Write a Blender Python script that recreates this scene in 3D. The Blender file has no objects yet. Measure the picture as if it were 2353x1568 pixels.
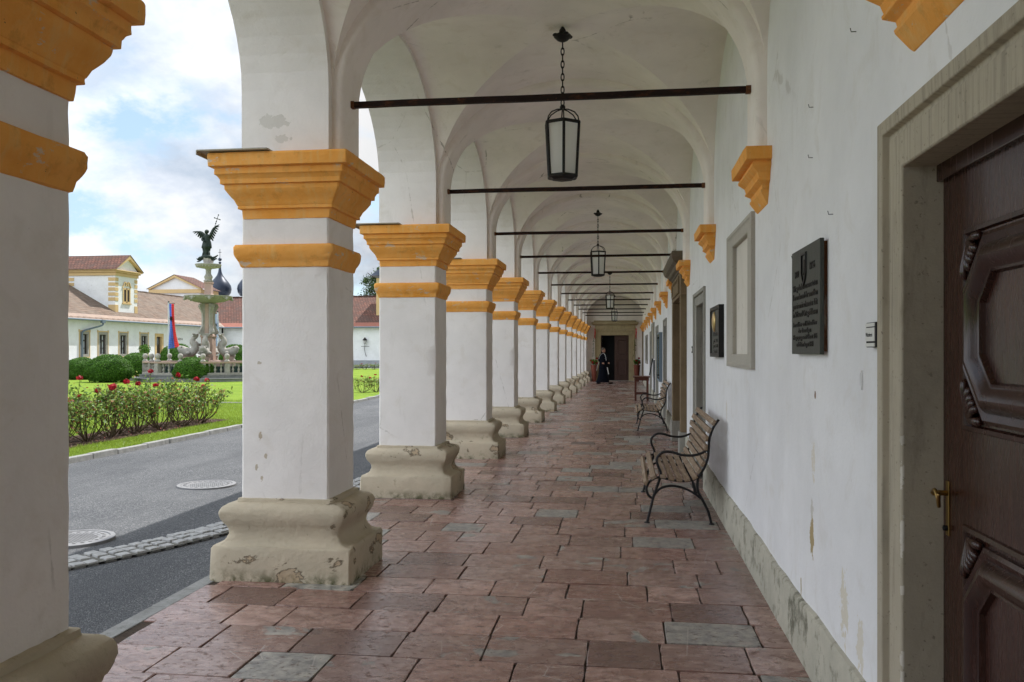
import bpy, bmesh, math, random
import numpy as np
from mathutils import Vector, Matrix
random.seed(7); RNG = np.random.default_rng(7)
R = math.radians; PI = math.pi
SC = bpy.context.scene
COL = SC.collection

# ------------------------------------------------------------------ camera
FPX = 1960.0; TH = math.atan(260.5 / FPX); EYE = 1.6
cd = bpy.data.cameras.new('camera'); cam = bpy.data.objects.new('camera', cd); COL.objects.link(cam)
cam.location = (0, 0, EYE); cam.rotation_euler = (R(90), 0, TH)
cd.sensor_width = 36; cd.lens = 36 * FPX / 2353; cd.shift_y = 24.0 / 2353
cd.clip_start = 0.05; cd.clip_end = 3000
SC.camera = cam
# ------------------------------------------------------------------ light
SUN_AZ, SUN_EL = 22.0, 55.0            # azimuth from +Y towards +X
EXPOSURE = 1.12
SC.view_settings.view_transform = 'Standard'; SC.view_settings.look = 'None'
SC.view_settings.exposure = EXPOSURE; SC.view_settings.gamma = 1.0
sl = bpy.data.lights.new('sun', 'SUN'); sl.energy = 3.0; sl.angle = R(0.5); sl.color = (1.0, 0.97, 0.93)
so = bpy.data.objects.new('sun', sl); COL.objects.link(so)
sd = Vector((math.sin(R(SUN_AZ)) * math.cos(R(SUN_EL)), math.cos(R(SUN_AZ)) * math.cos(R(SUN_EL)), math.sin(R(SUN_EL))))
so.rotation_euler = (-sd).to_track_quat('-Z', 'Y').to_euler(); so.location = (20, 40, 60)
SC.cycles.max_bounces = 10; SC.cycles.diffuse_bounces = 7; SC.cycles.glossy_bounces = 4
try:
    SC.cycles.use_denoising = True
except Exception:
    pass

# ------------------------------------------------------------------ node helper
class NT:
    def __init__(s, tree): s.t = tree; s.n = tree.nodes; s.l = tree.links
    def node(s, typ, **kw):
        n = s.n.new(typ)
        for k, v in kw.items(): setattr(n, k, v)
        return n
    def put(s, sock, val):
        if val is None: return
        if hasattr(val, 'links') or isinstance(val, bpy.types.NodeSocket): s.l.new(val, sock)
        elif isinstance(val, (tuple, list)) and len(val) == 3 and sock.type == 'RGBA': sock.default_value = (*val, 1)
        else: sock.default_value = val
    def pos(s): return s.node('ShaderNodeNewGeometry').outputs['Position']
    def obj(s): return s.node('ShaderNodeTexCoord').outputs['Object']
    def mapv(s, v, scale=(1, 1, 1), loc=(0, 0, 0), rot=(0, 0, 0)):
        m = s.node('ShaderNodeMapping'); s.l.new(v, m.inputs[0]); m.inputs['Scale'].default_value = scale
        m.inputs['Location'].default_value = loc; m.inputs['Rotation'].default_value = rot; return m.outputs[0]
    def noise(s, v, scale, detail=4, rough=.55, dist=0):
        n = s.node('ShaderNodeTexNoise'); s.put(n.inputs['Vector'], v); n.inputs['Scale'].default_value = scale
        n.inputs['Detail'].default_value = detail; n.inputs['Roughness'].default_value = rough
        n.inputs['Distortion'].default_value = dist; return n.outputs[0]
    def voro(s, v, scale, feature='F1', out=0):
        n = s.node('ShaderNodeTexVoronoi', feature=feature); s.put(n.inputs['Vector'], v); n.inputs['Scale'].default_value = scale
        return n.outputs[out]
    def ramp(s, v, stops, interp='LINEAR'):
        n = s.node('ShaderNodeValToRGB'); n.color_ramp.interpolation = interp; e = n.color_ramp.elements
        while len(e) < len(stops): e.new(.5)
        for el, (p, c) in zip(e, stops):
            el.position = p
            if not isinstance(c, (tuple, list)): c = (c, c, c)
            el.color = (*c, 1)
        s.l.new(v, n.inputs[0]); return n.outputs[0]
    def mix(s, f, a, b, mode='MIX'):
        n = s.node('ShaderNodeMix', data_type='RGBA', blend_type=mode); s.put(n.inputs[0], f)
        s.put(n.inputs[6], a); s.put(n.inputs[7], b); return n.outputs[2]
    def math(s, op, a, b=None, c=None, clamp=False):
        n = s.node('ShaderNodeMath', operation=op); n.use_clamp = clamp; s.put(n.inputs[0], a)
        if b is not None: s.put(n.inputs[1], b)
        if c is not None: s.put(n.inputs[2], c)
        return n.outputs[0]
    def sep(s, v):
        n = s.node('ShaderNodeSeparateXYZ'); s.l.new(v, n.inputs[0]); return n.outputs
    def bump(s, h, strength=.3, dist=.01, normal=None):
        n = s.node('ShaderNodeBump'); n.inputs['Strength'].default_value = strength; n.inputs['Distance'].default_value = dist
        s.put(n.inputs['Height'], h)
        if normal is not None: s.put(n.inputs['Normal'], normal)
        return n.outputs[0]
    def attr(s, name): return s.node('ShaderNodeAttribute', attribute_name=name).outputs['Color']
MATS = {}
def mat(name, col=(.5, .5, .5), rough=.8, metal=0, spec=.3, fn=None):
    if name in MATS: return MATS[name]
    m = bpy.data.materials.new(name); m.use_nodes = True; t = NT(m.node_tree); t.n.clear()
    o = t.node('ShaderNodeOutputMaterial'); b = t.node('ShaderNodeBsdfPrincipled'); t.l.new(b.outputs[0], o.inputs[0])
    b.inputs['Roughness'].default_value = rough; b.inputs['Metallic'].default_value = metal
    b.inputs['Specular IOR Level'].default_value = spec
    b.inputs['Base Color'].default_value = (*col, 1)
    if fn: fn(t, b)
    MATS[name] = m; return m
def setp(t, b, color=None, rough=None, normal=None):
    if color is not None: t.put(b.inputs['Base Color'], color)
    if rough is not None: t.put(b.inputs['Roughness'], rough)
    if normal is not None: t.put(b.inputs['Normal'], normal)

# ------------------------------------------------------------------ sky
w = bpy.data.worlds.new('World'); SC.world = w; w.use_nodes = True
t = NT(w.node_tree); t.n.clear()
wo = t.node('ShaderNodeOutputWorld'); bg = t.node('ShaderNodeBackground'); t.l.new(bg.outputs[0], wo.inputs[0])
sky = t.node('ShaderNodeTexSky', sky_type='NISHITA'); sky.sun_disc = False
sky.sun_elevation = R(SUN_EL); sky.sun_rotation = R(SUN_AZ); sky.air_density = 1.0; sky.dust_density = .6; sky.ozone_density = 1.5
bg.inputs['Strength'].default_value = .1
d = t.node('ShaderNodeTexCoord').outputs['Generated']; sx = t.sep(d)
zz = t.math('ADD', t.math('MAXIMUM', sx[2], 0), .5)
cmb = t.node('ShaderNodeCombineXYZ')
t.l.new(t.math('DIVIDE', sx[0], zz), cmb.inputs[0]); t.l.new(t.math('DIVIDE', sx[1], zz), cmb.inputs[1])
cv = cmb.outputs[0]
n1 = t.noise(t.mapv(cv, (1, 1, 1), (6.4, 9.2, 1)), 3.6, 11, .60, .1)
n2 = t.noise(t.mapv(cv, (1, 1, 1), (1.3, 7.7, 4)), 3.4, 11, .60, .1)
cover = t.ramp(n1, [(.36, 0), (.43, .7), (.50, 1)])
shade = t.ramp(n2, [(.36, (2.3, 2.65, 3.15)), (.45, (3.05, 3.3, 3.7)), (.52, (3.75, 3.9, 4.1)), (.60, (4.45, 4.47, 4.5))])
# brightness added to unseen clouds left, behind and overhead, to lift the gallery
sky_fill = t.math('MULTIPLY_ADD', sx[1], -.85, 1.05); sky_fill = t.math('MULTIPLY_ADD', sx[0], -1.55, sky_fill); sky_fill = t.math('MULTIPLY_ADD', t.math('MAXIMUM', sx[2], 0), .9, sky_fill)
sky_fill = t.math('MAXIMUM', sky_fill, .9)
cc = t.mix(1.0, shade, sky_fill, 'MULTIPLY')
skyb = t.mix(1.0, sky.outputs[0], (1.0, 1.0, 1.0), 'MULTIPLY')
skyb = t.mix(.65, skyb, (2.5, 3.4, 4.25))
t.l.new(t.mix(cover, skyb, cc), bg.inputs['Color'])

# ------------------------------------------------------------------ mesh helpers
class MB:
    def __init__(s): s.v = []; s.f = []
    def add(s, vs, fs):
        o = len(s.v); s.v += [tuple(p) for p in vs]; s.f += [tuple(i + o for i in f) for f in fs]; return s
    def box(s, x0, x1, y0, y1, z0, z1):
        if x0 > x1: x0, x1 = x1, x0
        if y0 > y1: y0, y1 = y1, y0
        return s.add([(x0, y0, z0), (x1, y0, z0), (x1, y1, z0), (x0, y1, z0), (x0, y0, z1), (x1, y0, z1), (x1, y1, z1), (x0, y1, z1)],
                     [(0, 3, 2, 1), (4, 5, 6, 7), (0, 1, 5, 4), (1, 2, 6, 5), (2, 3, 7, 6), (3, 0, 4, 7)])
    def quad(s, a, b, c, d): return s.add([a, b, c, d], [(0, 1, 2, 3)])
    def tube(s, pts, r, n=8, cap=True, flat=1.0):
        pts = [Vector(p) for p in pts]; k = len(pts); rs = r if isinstance(r, (list, tuple)) else [r] * k
        vs = []; fs = []; u = None
        for i, p in enumerate(pts):
            d = (pts[min(i + 1, k - 1)] - pts[max(i - 1, 0)])
            d = d.normalized() if d.length > 1e-9 else Vector((0, 0, 1))
            if u is None:
                u = d.orthogonal().normalized()
            u = (u - d * u.dot(d)).normalized(); w_ = d.cross(u)
            for j in range(n):
                a = 2 * PI * j / n; q = p + (u * math.cos(a) + w_ * math.sin(a) * flat) * rs[i]; vs.append(q)
        for i in range(k - 1):
            for j in range(n):
                a = i * n + j; b = i * n + (j + 1) % n; fs.append((a, b, b + n, a + n))
        if cap: fs.append(tuple(reversed(range(n)))); fs.append(tuple(range((k - 1) * n, k * n)))
        return s.add(vs, fs)
    def lathe(s, prof, c=(0, 0, 0), n=24, sq=False, rot=0, phase=None, sx=1, sy=1, cap=True):
        vs = []; fs = []; k = len(prof)
        for r, z in prof:
            for j in range(n):
                a = 2 * PI * (j + (.5 if sq else 0)) / n + rot
                rr = r / math.cos(PI / n) if sq else r
                vs.append((c[0] + rr * math.cos(a) * sx, c[1] + rr * math.sin(a) * sy, c[2] + z))
        for i in range(k - 1):
            for j in range(n):
                a = i * n + j; b = i * n + (j + 1) % n; fs.append((a, b, b + n, a + n))
        if cap: fs.append(tuple(reversed(range(n)))); fs.append(tuple(range((k - 1) * n, k * n)))
        return s.add(vs, fs)
    def sphere(s, c, r, n=14, m=9, sx=1, sy=1, sz=1):
        prof = [(r * math.sin(PI * i / m) + 1e-5, -r * math.cos(PI * i / m) * sz) for i in range(m + 1)]
        return s.lathe(prof, c, n, sx=sx, sy=sy)
    def sqsweep(s, prof, cx, cy, hx, hy, nseg=7, rc=.012, jit=0, ky=1):
        """profile (overhang, z) swept round a rectangle with rounded corners"""
        vs = []; fs = []; ring = None
        for o, z in prof:
            ax, ay = hx + o, hy + o * ky; pts = []
            cs = [(1, -1), (1, 1), (-1, 1), (-1, -1)]
            for q in range(4):
                a = cs[q]; b = cs[(q + 1) % 4]
                p0 = Vector((a[0] * ax, a[1] * ay)); p1 = Vector((b[0] * ax, b[1] * ay)); dd = (p1 - p0).normalized()
                L = (p1 - p0).length
                for k in range(nseg + 1):
                    tt = rc + (L - 2 * rc) * k / nseg
                    pts.append(p0 + dd * tt)
            ring = len(pts)
            for p in pts:
                jx = jy = jz = 0
                if jit:
                    jx = jit * (math.sin(p.x * 31 + z * 23) + math.sin(p.y * 27 + z * 41 + 2)) * .5 + random.uniform(-jit, jit) * .5
                    jy = jit * (math.sin(p.y * 29 + z * 19 + 1) + math.sin(p.x * 37 + z * 33)) * .5 + random.uniform(-jit, jit) * .5
                    jz = random.uniform(-jit, jit) * .35
                vs.append((cx + p.x + jx, cy + p.y + jy, z + jz))
        for i in range(len(prof) - 1):
            for j in range(ring):
                a = i * ring + j; b = i * ring + (j + 1) % ring; fs.append((a, b, b + ring, a + ring))
        fs.append(tuple(reversed(range(ring)))); fs.append(tuple(range((len(prof) - 1) * ring, len(prof) * ring)))
        return s.add(vs, fs)
    def mold(s, path, prof, fn, closed=True):
        """sweep profile (inset to the left of the path, height) along a 2-D path with mitred corners; fn maps (a,b,h) to 3-D"""
        n = len(path); P = [Vector(p) for p in path]; vs = []; fs = []; k = len(prof)
        for i in range(n):
            if closed or 0 < i < n - 1:
                d0 = (P[i] - P[i - 1]).normalized(); d1 = (P[(i + 1) % n] - P[i]).normalized()
            elif i == 0: d0 = d1 = (P[1] - P[0]).normalized()
            else: d0 = d1 = (P[i] - P[i - 1]).normalized()
            n0 = Vector((-d0.y, d0.x)); n1 = Vector((-d1.y, d1.x)); m = (n0 + n1); m = m / max(m.dot(n0), .2)
            for ins, h in prof:
                q = P[i] + m * ins; vs.append(fn(q.x, q.y, h))
        for i in range(n if closed else n - 1):
            for j in range(k - 1):
                a = i * k + j; b = ((i + 1) % n) * k + j; fs.append((a, b, b + 1, a + 1))
        if not closed:
            fs.append(tuple(range(k))); fs.append(tuple(reversed(range((n - 1) * k, n * k))))
        return s.add(vs, fs)
    def prism(s, poly, fn, h0, h1):
        n = len(poly); vs = [fn(a, b, h0) for a, b in poly] + [fn(a, b, h1) for a, b in poly]
        fs = [tuple(range(n)), tuple(reversed(range(n, 2 * n)))] + [(i, (i + 1) % n, (i + 1) % n + n, i + n) for i in range(n)]
        return s.add(vs, fs)
    def xf(s, M):
        s.v = [tuple(M @ Vector(p)) for p in s.v]; return s
    def build(s, name, m, parent=None, smooth=False, bevel=0, seg=2, auto=None, recalc=True):
        o_ = ORG.get(parent.name if parent else None, Vector((0, 0, 0)))
        me = bpy.data.meshes.new(name); me.from_pydata([(x - o_[0], y - o_[1], z - o_[2]) for x, y, z in s.v], [], s.f)
        me.materials.append(m)
        if recalc:
            bm = bmesh.new(); bm.from_mesh(me); bmesh.ops.recalc_face_normals(bm, faces=bm.faces); bm.to_mesh(me); bm.free()
        o = bpy.data.objects.new(name, me); COL.objects.link(o)
        if parent: o.parent = parent; ORG[o.name] = o_
        if smooth:
            me.polygons.foreach_set('use_smooth', [True] * len(me.polygons))
            if auto: me.set_sharp_from_angle(angle=R(auto))
        if bevel:
            b = o.modifiers.new('bevel', 'BEVEL'); b.width = bevel; b.segments = seg; b.limit_method = 'ANGLE'; b.angle_limit = R(35)
        return o
ORG = {}
def tag(o, label=None, cat=None, group=None, kind=None):
    if label: o['label'] = label
    if cat: o['category'] = cat
    if group: o['group'] = group
    if kind: o['kind'] = kind
    return o
def thing(name, loc, label, cat, group=None):
    o = bpy.data.objects.new(name, None); COL.objects.link(o); o.location = loc; o.empty_display_size = .1
    ORG[o.name] = Vector(loc); return tag(o, label, cat, group)
def clone(root, loc, label=None, rotz=None, scale=None):
    def cp(o, par):
        c = o.copy(); COL.objects.link(c)
        if par is not None: c.parent = par
        for ch in o.children: cp(ch, c)
        return c
    r = cp(root, None); r.location = loc; ORG[r.name] = Vector(loc)
    if rotz is not None: r.rotation_euler = (0, 0, rotz)
    if scale is not None: r.scale = scale
    if label: r['label'] = label
    return r
def smooth_path(pts, n=6):
    P = [Vector(p) for p in pts]; out = []
    for i in range(len(P) - 1):
        p0 = P[max(i - 1, 0)]; p1 = P[i]; p2 = P[i + 1]; p3 = P[min(i + 2, len(P) - 1)]
        for k in range(n):
            u = k / n
            out.append(.5 * ((2 * p1) + (p2 - p0) * u + (2 * p0 - 5 * p1 + 4 * p2 - p3) * u * u + (3 * p1 - p0 - 3 * p2 + p3) * u ** 3))
    out.append(P[-1]); return out
def npmesh(name, V, F, m, parent=None, tone=None, smooth=False):
    o_ = ORG.get(parent.name if parent else None, Vector((0, 0, 0)))
    me = bpy.data.meshes.new(name); V = np.asarray(V, dtype=np.float32) - np.array(o_[:], dtype=np.float32)
    F = np.asarray(F, dtype=np.int32); k = F.shape[1]
    me.vertices.add(len(V)); me.vertices.foreach_set('co', V.ravel()); me.loops.add(F.size)
    me.loops.foreach_set('vertex_index', F.ravel()); me.polygons.add(len(F))
    me.polygons.foreach_set('loop_start', np.arange(0, F.size, k, dtype=np.int32))
    me.update(calc_edges=True); me.validate()
    if tone is not None:
        a = me.color_attributes.new('tone', 'FLOAT_COLOR', 'CORNER')
        c = np.repeat(np.asarray(tone, dtype=np.float32), k, axis=0); a.data.foreach_set('color', c.ravel())
    if smooth: me.polygons.foreach_set('use_smooth', np.ones(len(F), dtype=bool))
    me.materials.append(m); o = bpy.data.objects.new(name, me); COL.objects.link(o)
    if parent: o.parent = parent; ORG[o.name] = o_
    return o
def leaves(P, N, size, asp=.6, jit=.6, fold=.0):
    """quads around points P, roughly facing N"""
    n = len(P); N = N + RNG.normal(0, jit, (n, 3)); N /= np.linalg.norm(N, axis=1)[:, None]
    A = RNG.normal(0, 1, (n, 3)); T = np.cross(N, A); T /= np.linalg.norm(T, axis=1)[:, None]; B = np.cross(N, T)
    s = (np.asarray(size) * RNG.uniform(.7, 1.3, n))[:, None]
    V = np.stack([P - T * s, P - B * s * asp - N * s * fold, P + T * s, P + B * s * asp - N * s * fold], 1).reshape(-1, 3)
    F = np.arange(4 * n).reshape(n, 4); return V, F
def text(name, body, size, m, M, parent=None, extrude=.002, align='CENTER', width=None):
    c = bpy.data.curves.new('lettering', 'FONT'); c.body = body; c.size = size; c.extrude = extrude; c.align_x = align
    o = bpy.data.objects.new('lettering', c); COL.objects.link(o)
    dg = bpy.context.evaluated_depsgraph_get(); dg.update()
    me = bpy.data.meshes.new_from_object(o.evaluated_get(dg)); COL.objects.unlink(o); bpy.data.objects.remove(o)
    if width:
        xs = [v.co.x for v in me.vertices]; k = width / max(max(xs) - min(xs), 1e-6)
        for v in me.vertices: v.co.x *= k
    me.transform(M); o_ = ORG.get(parent.name if parent else None, Vector((0, 0, 0))); me.transform(Matrix.Translation(-o_))
    me.materials.clear(); me.materials.append(m); o = bpy.data.objects.new(name, me); COL.objects.link(o)
    if parent: o.parent = parent
    return o

# ------------------------------------------------------------------ materials
def ell(t, p3, a, z, ra, rz, axis=1, k=.8, sc=34, yr=None):
    """irregular stain mask round (axis coordinate a, height z)"""
    s_ = t.sep(p3); n = t.math('SUBTRACT', t.noise(p3, sc, 5, .65), .5)
    da = t.math('DIVIDE', t.math('SUBTRACT', s_[axis], a), ra); dz = t.math('DIVIDE', t.math('SUBTRACT', s_[2], z), rz)
    q = t.math('ADD', t.math('MULTIPLY', da, da), t.math('MULTIPLY', dz, dz))
    q = t.math('ADD', q, t.math('MULTIPLY', n, 4 * k))
    m_ = t.ramp(q, [(.82, 1), (.9, 0)])
    if yr: m_ = t.math('MULTIPLY', m_, t.math('MULTIPLY', t.math('GREATER_THAN', s_[1], yr[0]), t.math('LESS_THAN', s_[1], yr[1])))
    return m_
def plaster(base, dirt=.5, bumpk=.25, patches=(), fine=60, pcol=(.42, .33, .18)):
    def fn(t, b):
        p = t.pos(); c = t.mix(t.ramp(t.noise(p, 1.3, 7, .62), [(.35, 0), (.68, 1)]), base, tuple(x * .88 for x in base))
        c = t.mix(t.ramp(t.noise(t.mapv(p, (1, 1, 1), (5, 2, 8)), 4.5, 7, .66, .6), [(.54, 0), (.7, .55)]), c, tuple(x * y for x, y in zip(base, (.84, .82, .78))))
        ck = t.voro(t.mapv(p, (1, 1, .7)), .9, 'DISTANCE_TO_EDGE'); cm_ = t.math('MULTIPLY', t.ramp(t.math('ADD', ck, t.math('MULTIPLY', t.math('SUBTRACT', t.noise(p, 9, 5, .7), .5), .05)), [(.0, 1), (.004, 0)]), t.ramp(t.noise(p, .8, 3), [(.52, 0), (.6, 1)]))
        c = t.mix(t.math('MULTIPLY', cm_, dirt + .15), c, (.34, .31, .26))
        st = t.noise(t.mapv(p, (3, 3, .55)), 2.2, 7, .68); c = t.mix(t.ramp(st, [(.60, 0), (.76, dirt)]), c, (.55, .52, .46))
        sp = t.noise(p, 38, 3, .7); c = t.mix(t.ramp(sp, [(.715, 0), (.74, .55 * dirt + .1)]), c, (.30, .26, .2))
        for a in patches: c = t.mix(ell(t, p, *a[:4], **(a[4] if len(a) > 4 else {})), c, a[5] if len(a) > 5 else pcol)
        h = t.math('ADD', t.math('MULTIPLY', t.noise(p, 4, 4, .5), 1.3), t.math('MULTIPLY', t.noise(p, fine, 5, .6), .35))
        setp(t, b, c, None, t.bump(h, bumpk, .02))
    return fn
WHITEPATCH = [(-2.47, 3.22, .12, .05, dict(axis=0, k=1.2, sc=16, yr=(5.6, 5.9)), (.66, .63, .59)), (-2.40, 3.10, .06, .03, dict(axis=0, k=1.4, sc=16, yr=(5.6, 5.9)), (.66, .63, .59)), (-2.56, 1.0, .014, .03, dict(axis=0, k=1.2, sc=40, yr=(5.6, 5.9)), (.50, .42, .33)), (-2.52, .86, .012, .022, dict(axis=0, k=1.2, sc=40, yr=(5.6, 5.9)), (.52, .45, .36)), (-2.59, .78, .012, .02, dict(axis=0, k=1.2, sc=40, yr=(5.6, 5.9)), (.52, .45, .36)), (-2.55, .70, .012, .02, dict(axis=0, k=1.2, sc=40, yr=(5.6, 5.9)), (.52, .45, .36)), (-2.57, 1.52, .016, .012, dict(axis=0, k=1.2, sc=40, yr=(5.6, 5.9)), (.56, .5, .42))]
WALLPATCH = [(4.45, .67, .045, .105, dict(k=1.1, sc=22)), (4.72, .345, .014, .05), (3.82, .50, .07, .14, dict(k=1.6, sc=20), (.70, .66, .56)), (3.56, .42, .05, .12, dict(k=1.6, sc=20), (.71, .67, .58)),
             (4.38, 1.385, .02, .02, dict(k=1.0), (.25, .17, .11)), (4.42, 1.05, .04, .10, dict(k=1.5), (.72, .68, .6)), (4.45, .80, .03, .06, dict(k=1.4), (.6, .58, .54)), (8.1, 1.05, .05, .1, dict(k=1.6), (.70, .67, .62))]
M_wall = mat('wall_plaster', rough=.9, spec=.1, fn=plaster((.83, .83, .835), .16, .3, WALLPATCH))
M_vault = mat('vault_plaster', rough=.92, spec=.08, fn=plaster((.93, .87, .82), .6, .35))
M_white = mat('white_plaster', rough=.9, spec=.1, fn=plaster((.87, .83, .80), .3, .4, WHITEPATCH))
M_court = mat('court_plaster', rough=.9, spec=.1, fn=plaster((.82, .83, .85), .3, .2))
def f_ochre(t, b):
    p = t.pos(); c = t.mix(t.ramp(t.noise(p, 3, 6, .6), [(.3, 0), (.7, 1)]), (.80, .335, .055), (.90, .44, .12))
    d_ = t.noise(p, 9, 7, .7); c = t.mix(t.ramp(d_, [(.56, 0), (.72, .6)]), c, (.50, .235, .05))
    c = t.mix(t.ramp(t.noise(t.mapv(p, (6, 6, .8)), 3, 6, .65), [(.5, 0), (.68, .45)]), c, (.78, .50, .20))
    wv = t.noise(t.mapv(p, (1, 1, 2.4), (4, 2, 7)), 4.2, 9, .74); c = t.mix(t.ramp(wv, [(.60, 0), (.625, .8)]), c, (.62, .52, .40))
    dk = t.noise(p, 26, 4, .7); c = t.mix(t.ramp(dk, [(.69, 0), (.73, .8)]), c, (.14, .09, .05))
    setp(t, b, c, None, t.bump(t.math('ADD', t.noise(p, 14, 6, .6), t.math('MULTIPLY', wv, -.6)), .5, .015))
M_ochre = mat('ochre_paint', rough=.8, spec=.15, fn=f_ochre)
def f_base(t, b):
    p = t.pos(); c = t.mix(t.ramp(t.noise(p, 2.5, 6, .6), [(.3, 0), (.72, 1)]), (.56, .48, .36), (.45, .395, .30))
    pt = t.noise(t.mapv(p, (1, 1, 1.5), (3, 5, 1)), 2.6, 9, .6, .3); mk = t.ramp(pt, [(.60, 0), (.612, 1)])
    c = t.mix(mk, c, t.mix(t.noise(p, 40, 4), (.50, .37, .23), (.40, .33, .25)))
    ed = t.ramp(pt, [(.585, 0), (.60, .8), (.612, .8), (.62, 0)]); c = t.mix(ed, c, (.16, .13, .09))
    dk = t.noise(p, 11, 7, .7); c = t.mix(t.ramp(dk, [(.60, 0), (.76, .65)]), c, (.20, .165, .115))
    z_ = t.sep(p)[2]; ms = t.math('MULTIPLY', t.ramp(z_, [(.0, 1), (.10, 0)]), t.ramp(t.noise(p, 8, 6, .7), [(.45, 0), (.6, 1)]))
    c = t.mix(ms, c, (.07, .075, .03))
    h = t.math('ADD', t.noise(p, 16, 6, .65), t.math('MULTIPLY', mk, -1.1)); setp(t, b, c, None, t.bump(h, .6, .02))
M_base = mat('base_render', rough=.9, spec=.12, fn=f_base)
def f_skirt(t, b):
    p = t.pos(); c = t.mix(t.ramp(t.noise(p, 2.6, 7, .7), [(.3, 0), (.7, 1)]), (.55, .52, .43), (.38, .365, .30))
    c = t.mix(t.ramp(t.noise(p, 6, 10, .72), [(.52, 0), (.64, .85)]), c, (.13, .125, .09))
    setp(t, b, c, None, t.bump(t.noise(p, 30, 7, .65), .5, .008))
M_skirt = mat('skirting_render', rough=.95, spec=.1, fn=f_skirt)
def f_stone(c1, c2, c3, sc=2.5, bk=.4):
    def fn(t, b):
        p = t.pos(); c = t.mix(t.ramp(t.noise(p, sc, 7, .62), [(.3, 0), (.7, 1)]), c1, c2)
        c = t.mix(t.ramp(t.noise(t.mapv(p, (3, 3, .6)), 5, 7, .7), [(.55, 0), (.75, .75)]), c, c3)
        c = t.mix(t.ramp(t.noise(p, 55, 3, .6), [(.64, 0), (.7, .5)]), c, tuple(x * .4 for x in c3))
        setp(t, b, c, None, t.bump(t.noise(p, 25, 7, .65), bk, .012))
    return fn
def f_jamb(t, b):
    f_stone((.46, .41, .315), (.385, .34, .26), (.22, .19, .14))(t, b); p = t.pos(); c = b.inputs['Base Color'].links[0].from_socket
    for z, rz in ((1.30, .02), (1.19, .05), (.98, .075), (.80, .02), (.56, .03), (.47, .09), (.2, .05)): c = t.mix(t.math('MULTIPLY', ell(t, p, 3.012, z, .010, rz * .8, k=1.8, sc=45), t.math('LESS_THAN', t.sep(p)[0], .928)), c, (.60, .565, .485))
    z_ = t.sep(p)[2]; d_ = t.math('MULTIPLY', t.ramp(t.noise(t.mapv(p, (1, 26, .9)), 2, 4, .6), [(.5, 0), (.66, .6)]), t.ramp(z_, [(.86, 0), (.93, 1)])); c = t.mix(d_, c, (.26, .235, .185))
    setp(t, b, c)
M_jamb = mat('grey_beige_stone', rough=.85, spec=.15, fn=f_jamb)
M_greyst = mat('grey_stone', rough=.85, spec=.15, fn=f_stone((.36, .35, .31), (.29, .28, .25), (.17, .165, .14)))
M_brownst = mat('brown_stone', rough=.85, spec=.15, fn=f_stone((.24, .18, .11), (.17, .125, .075), (.09, .07, .05), 3, .6))
M_sand = mat('yellowish_stone', rough=.88, spec=.12, fn=f_stone((.46, .38, .23), (.36, .29, .17), (.17, .15, .09), 3))
M_white_st = mat('white_marble', rough=.75, spec=.2, fn=f_stone((.40, .375, .34), (.28, .265, .235), (.10, .095, .08), 6))
M_pink_st = mat('pink_marble', rough=.7, spec=.2, fn=f_stone((.42, .29, .23), (.34, .25, .21), (.26, .22, .18), 5))
M_dkst = mat('dark_step_stone', rough=.75, spec=.2, fn=f_stone((.16, .17, .17), (.24, .24, .23), (.09, .09, .08), 3))
M_kerb = mat('kerb_stone', rough=.8, spec=.2, fn=f_stone((.31, .31, .30), (.21, .21, .20), (.09, .09, .08), 9, .6))
M_granite = mat('granite_sett', rough=.8, spec=.25, fn=f_stone((.42, .42, .41), (.30, .30, .30), (.16, .15, .12), 14, .6))
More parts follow.
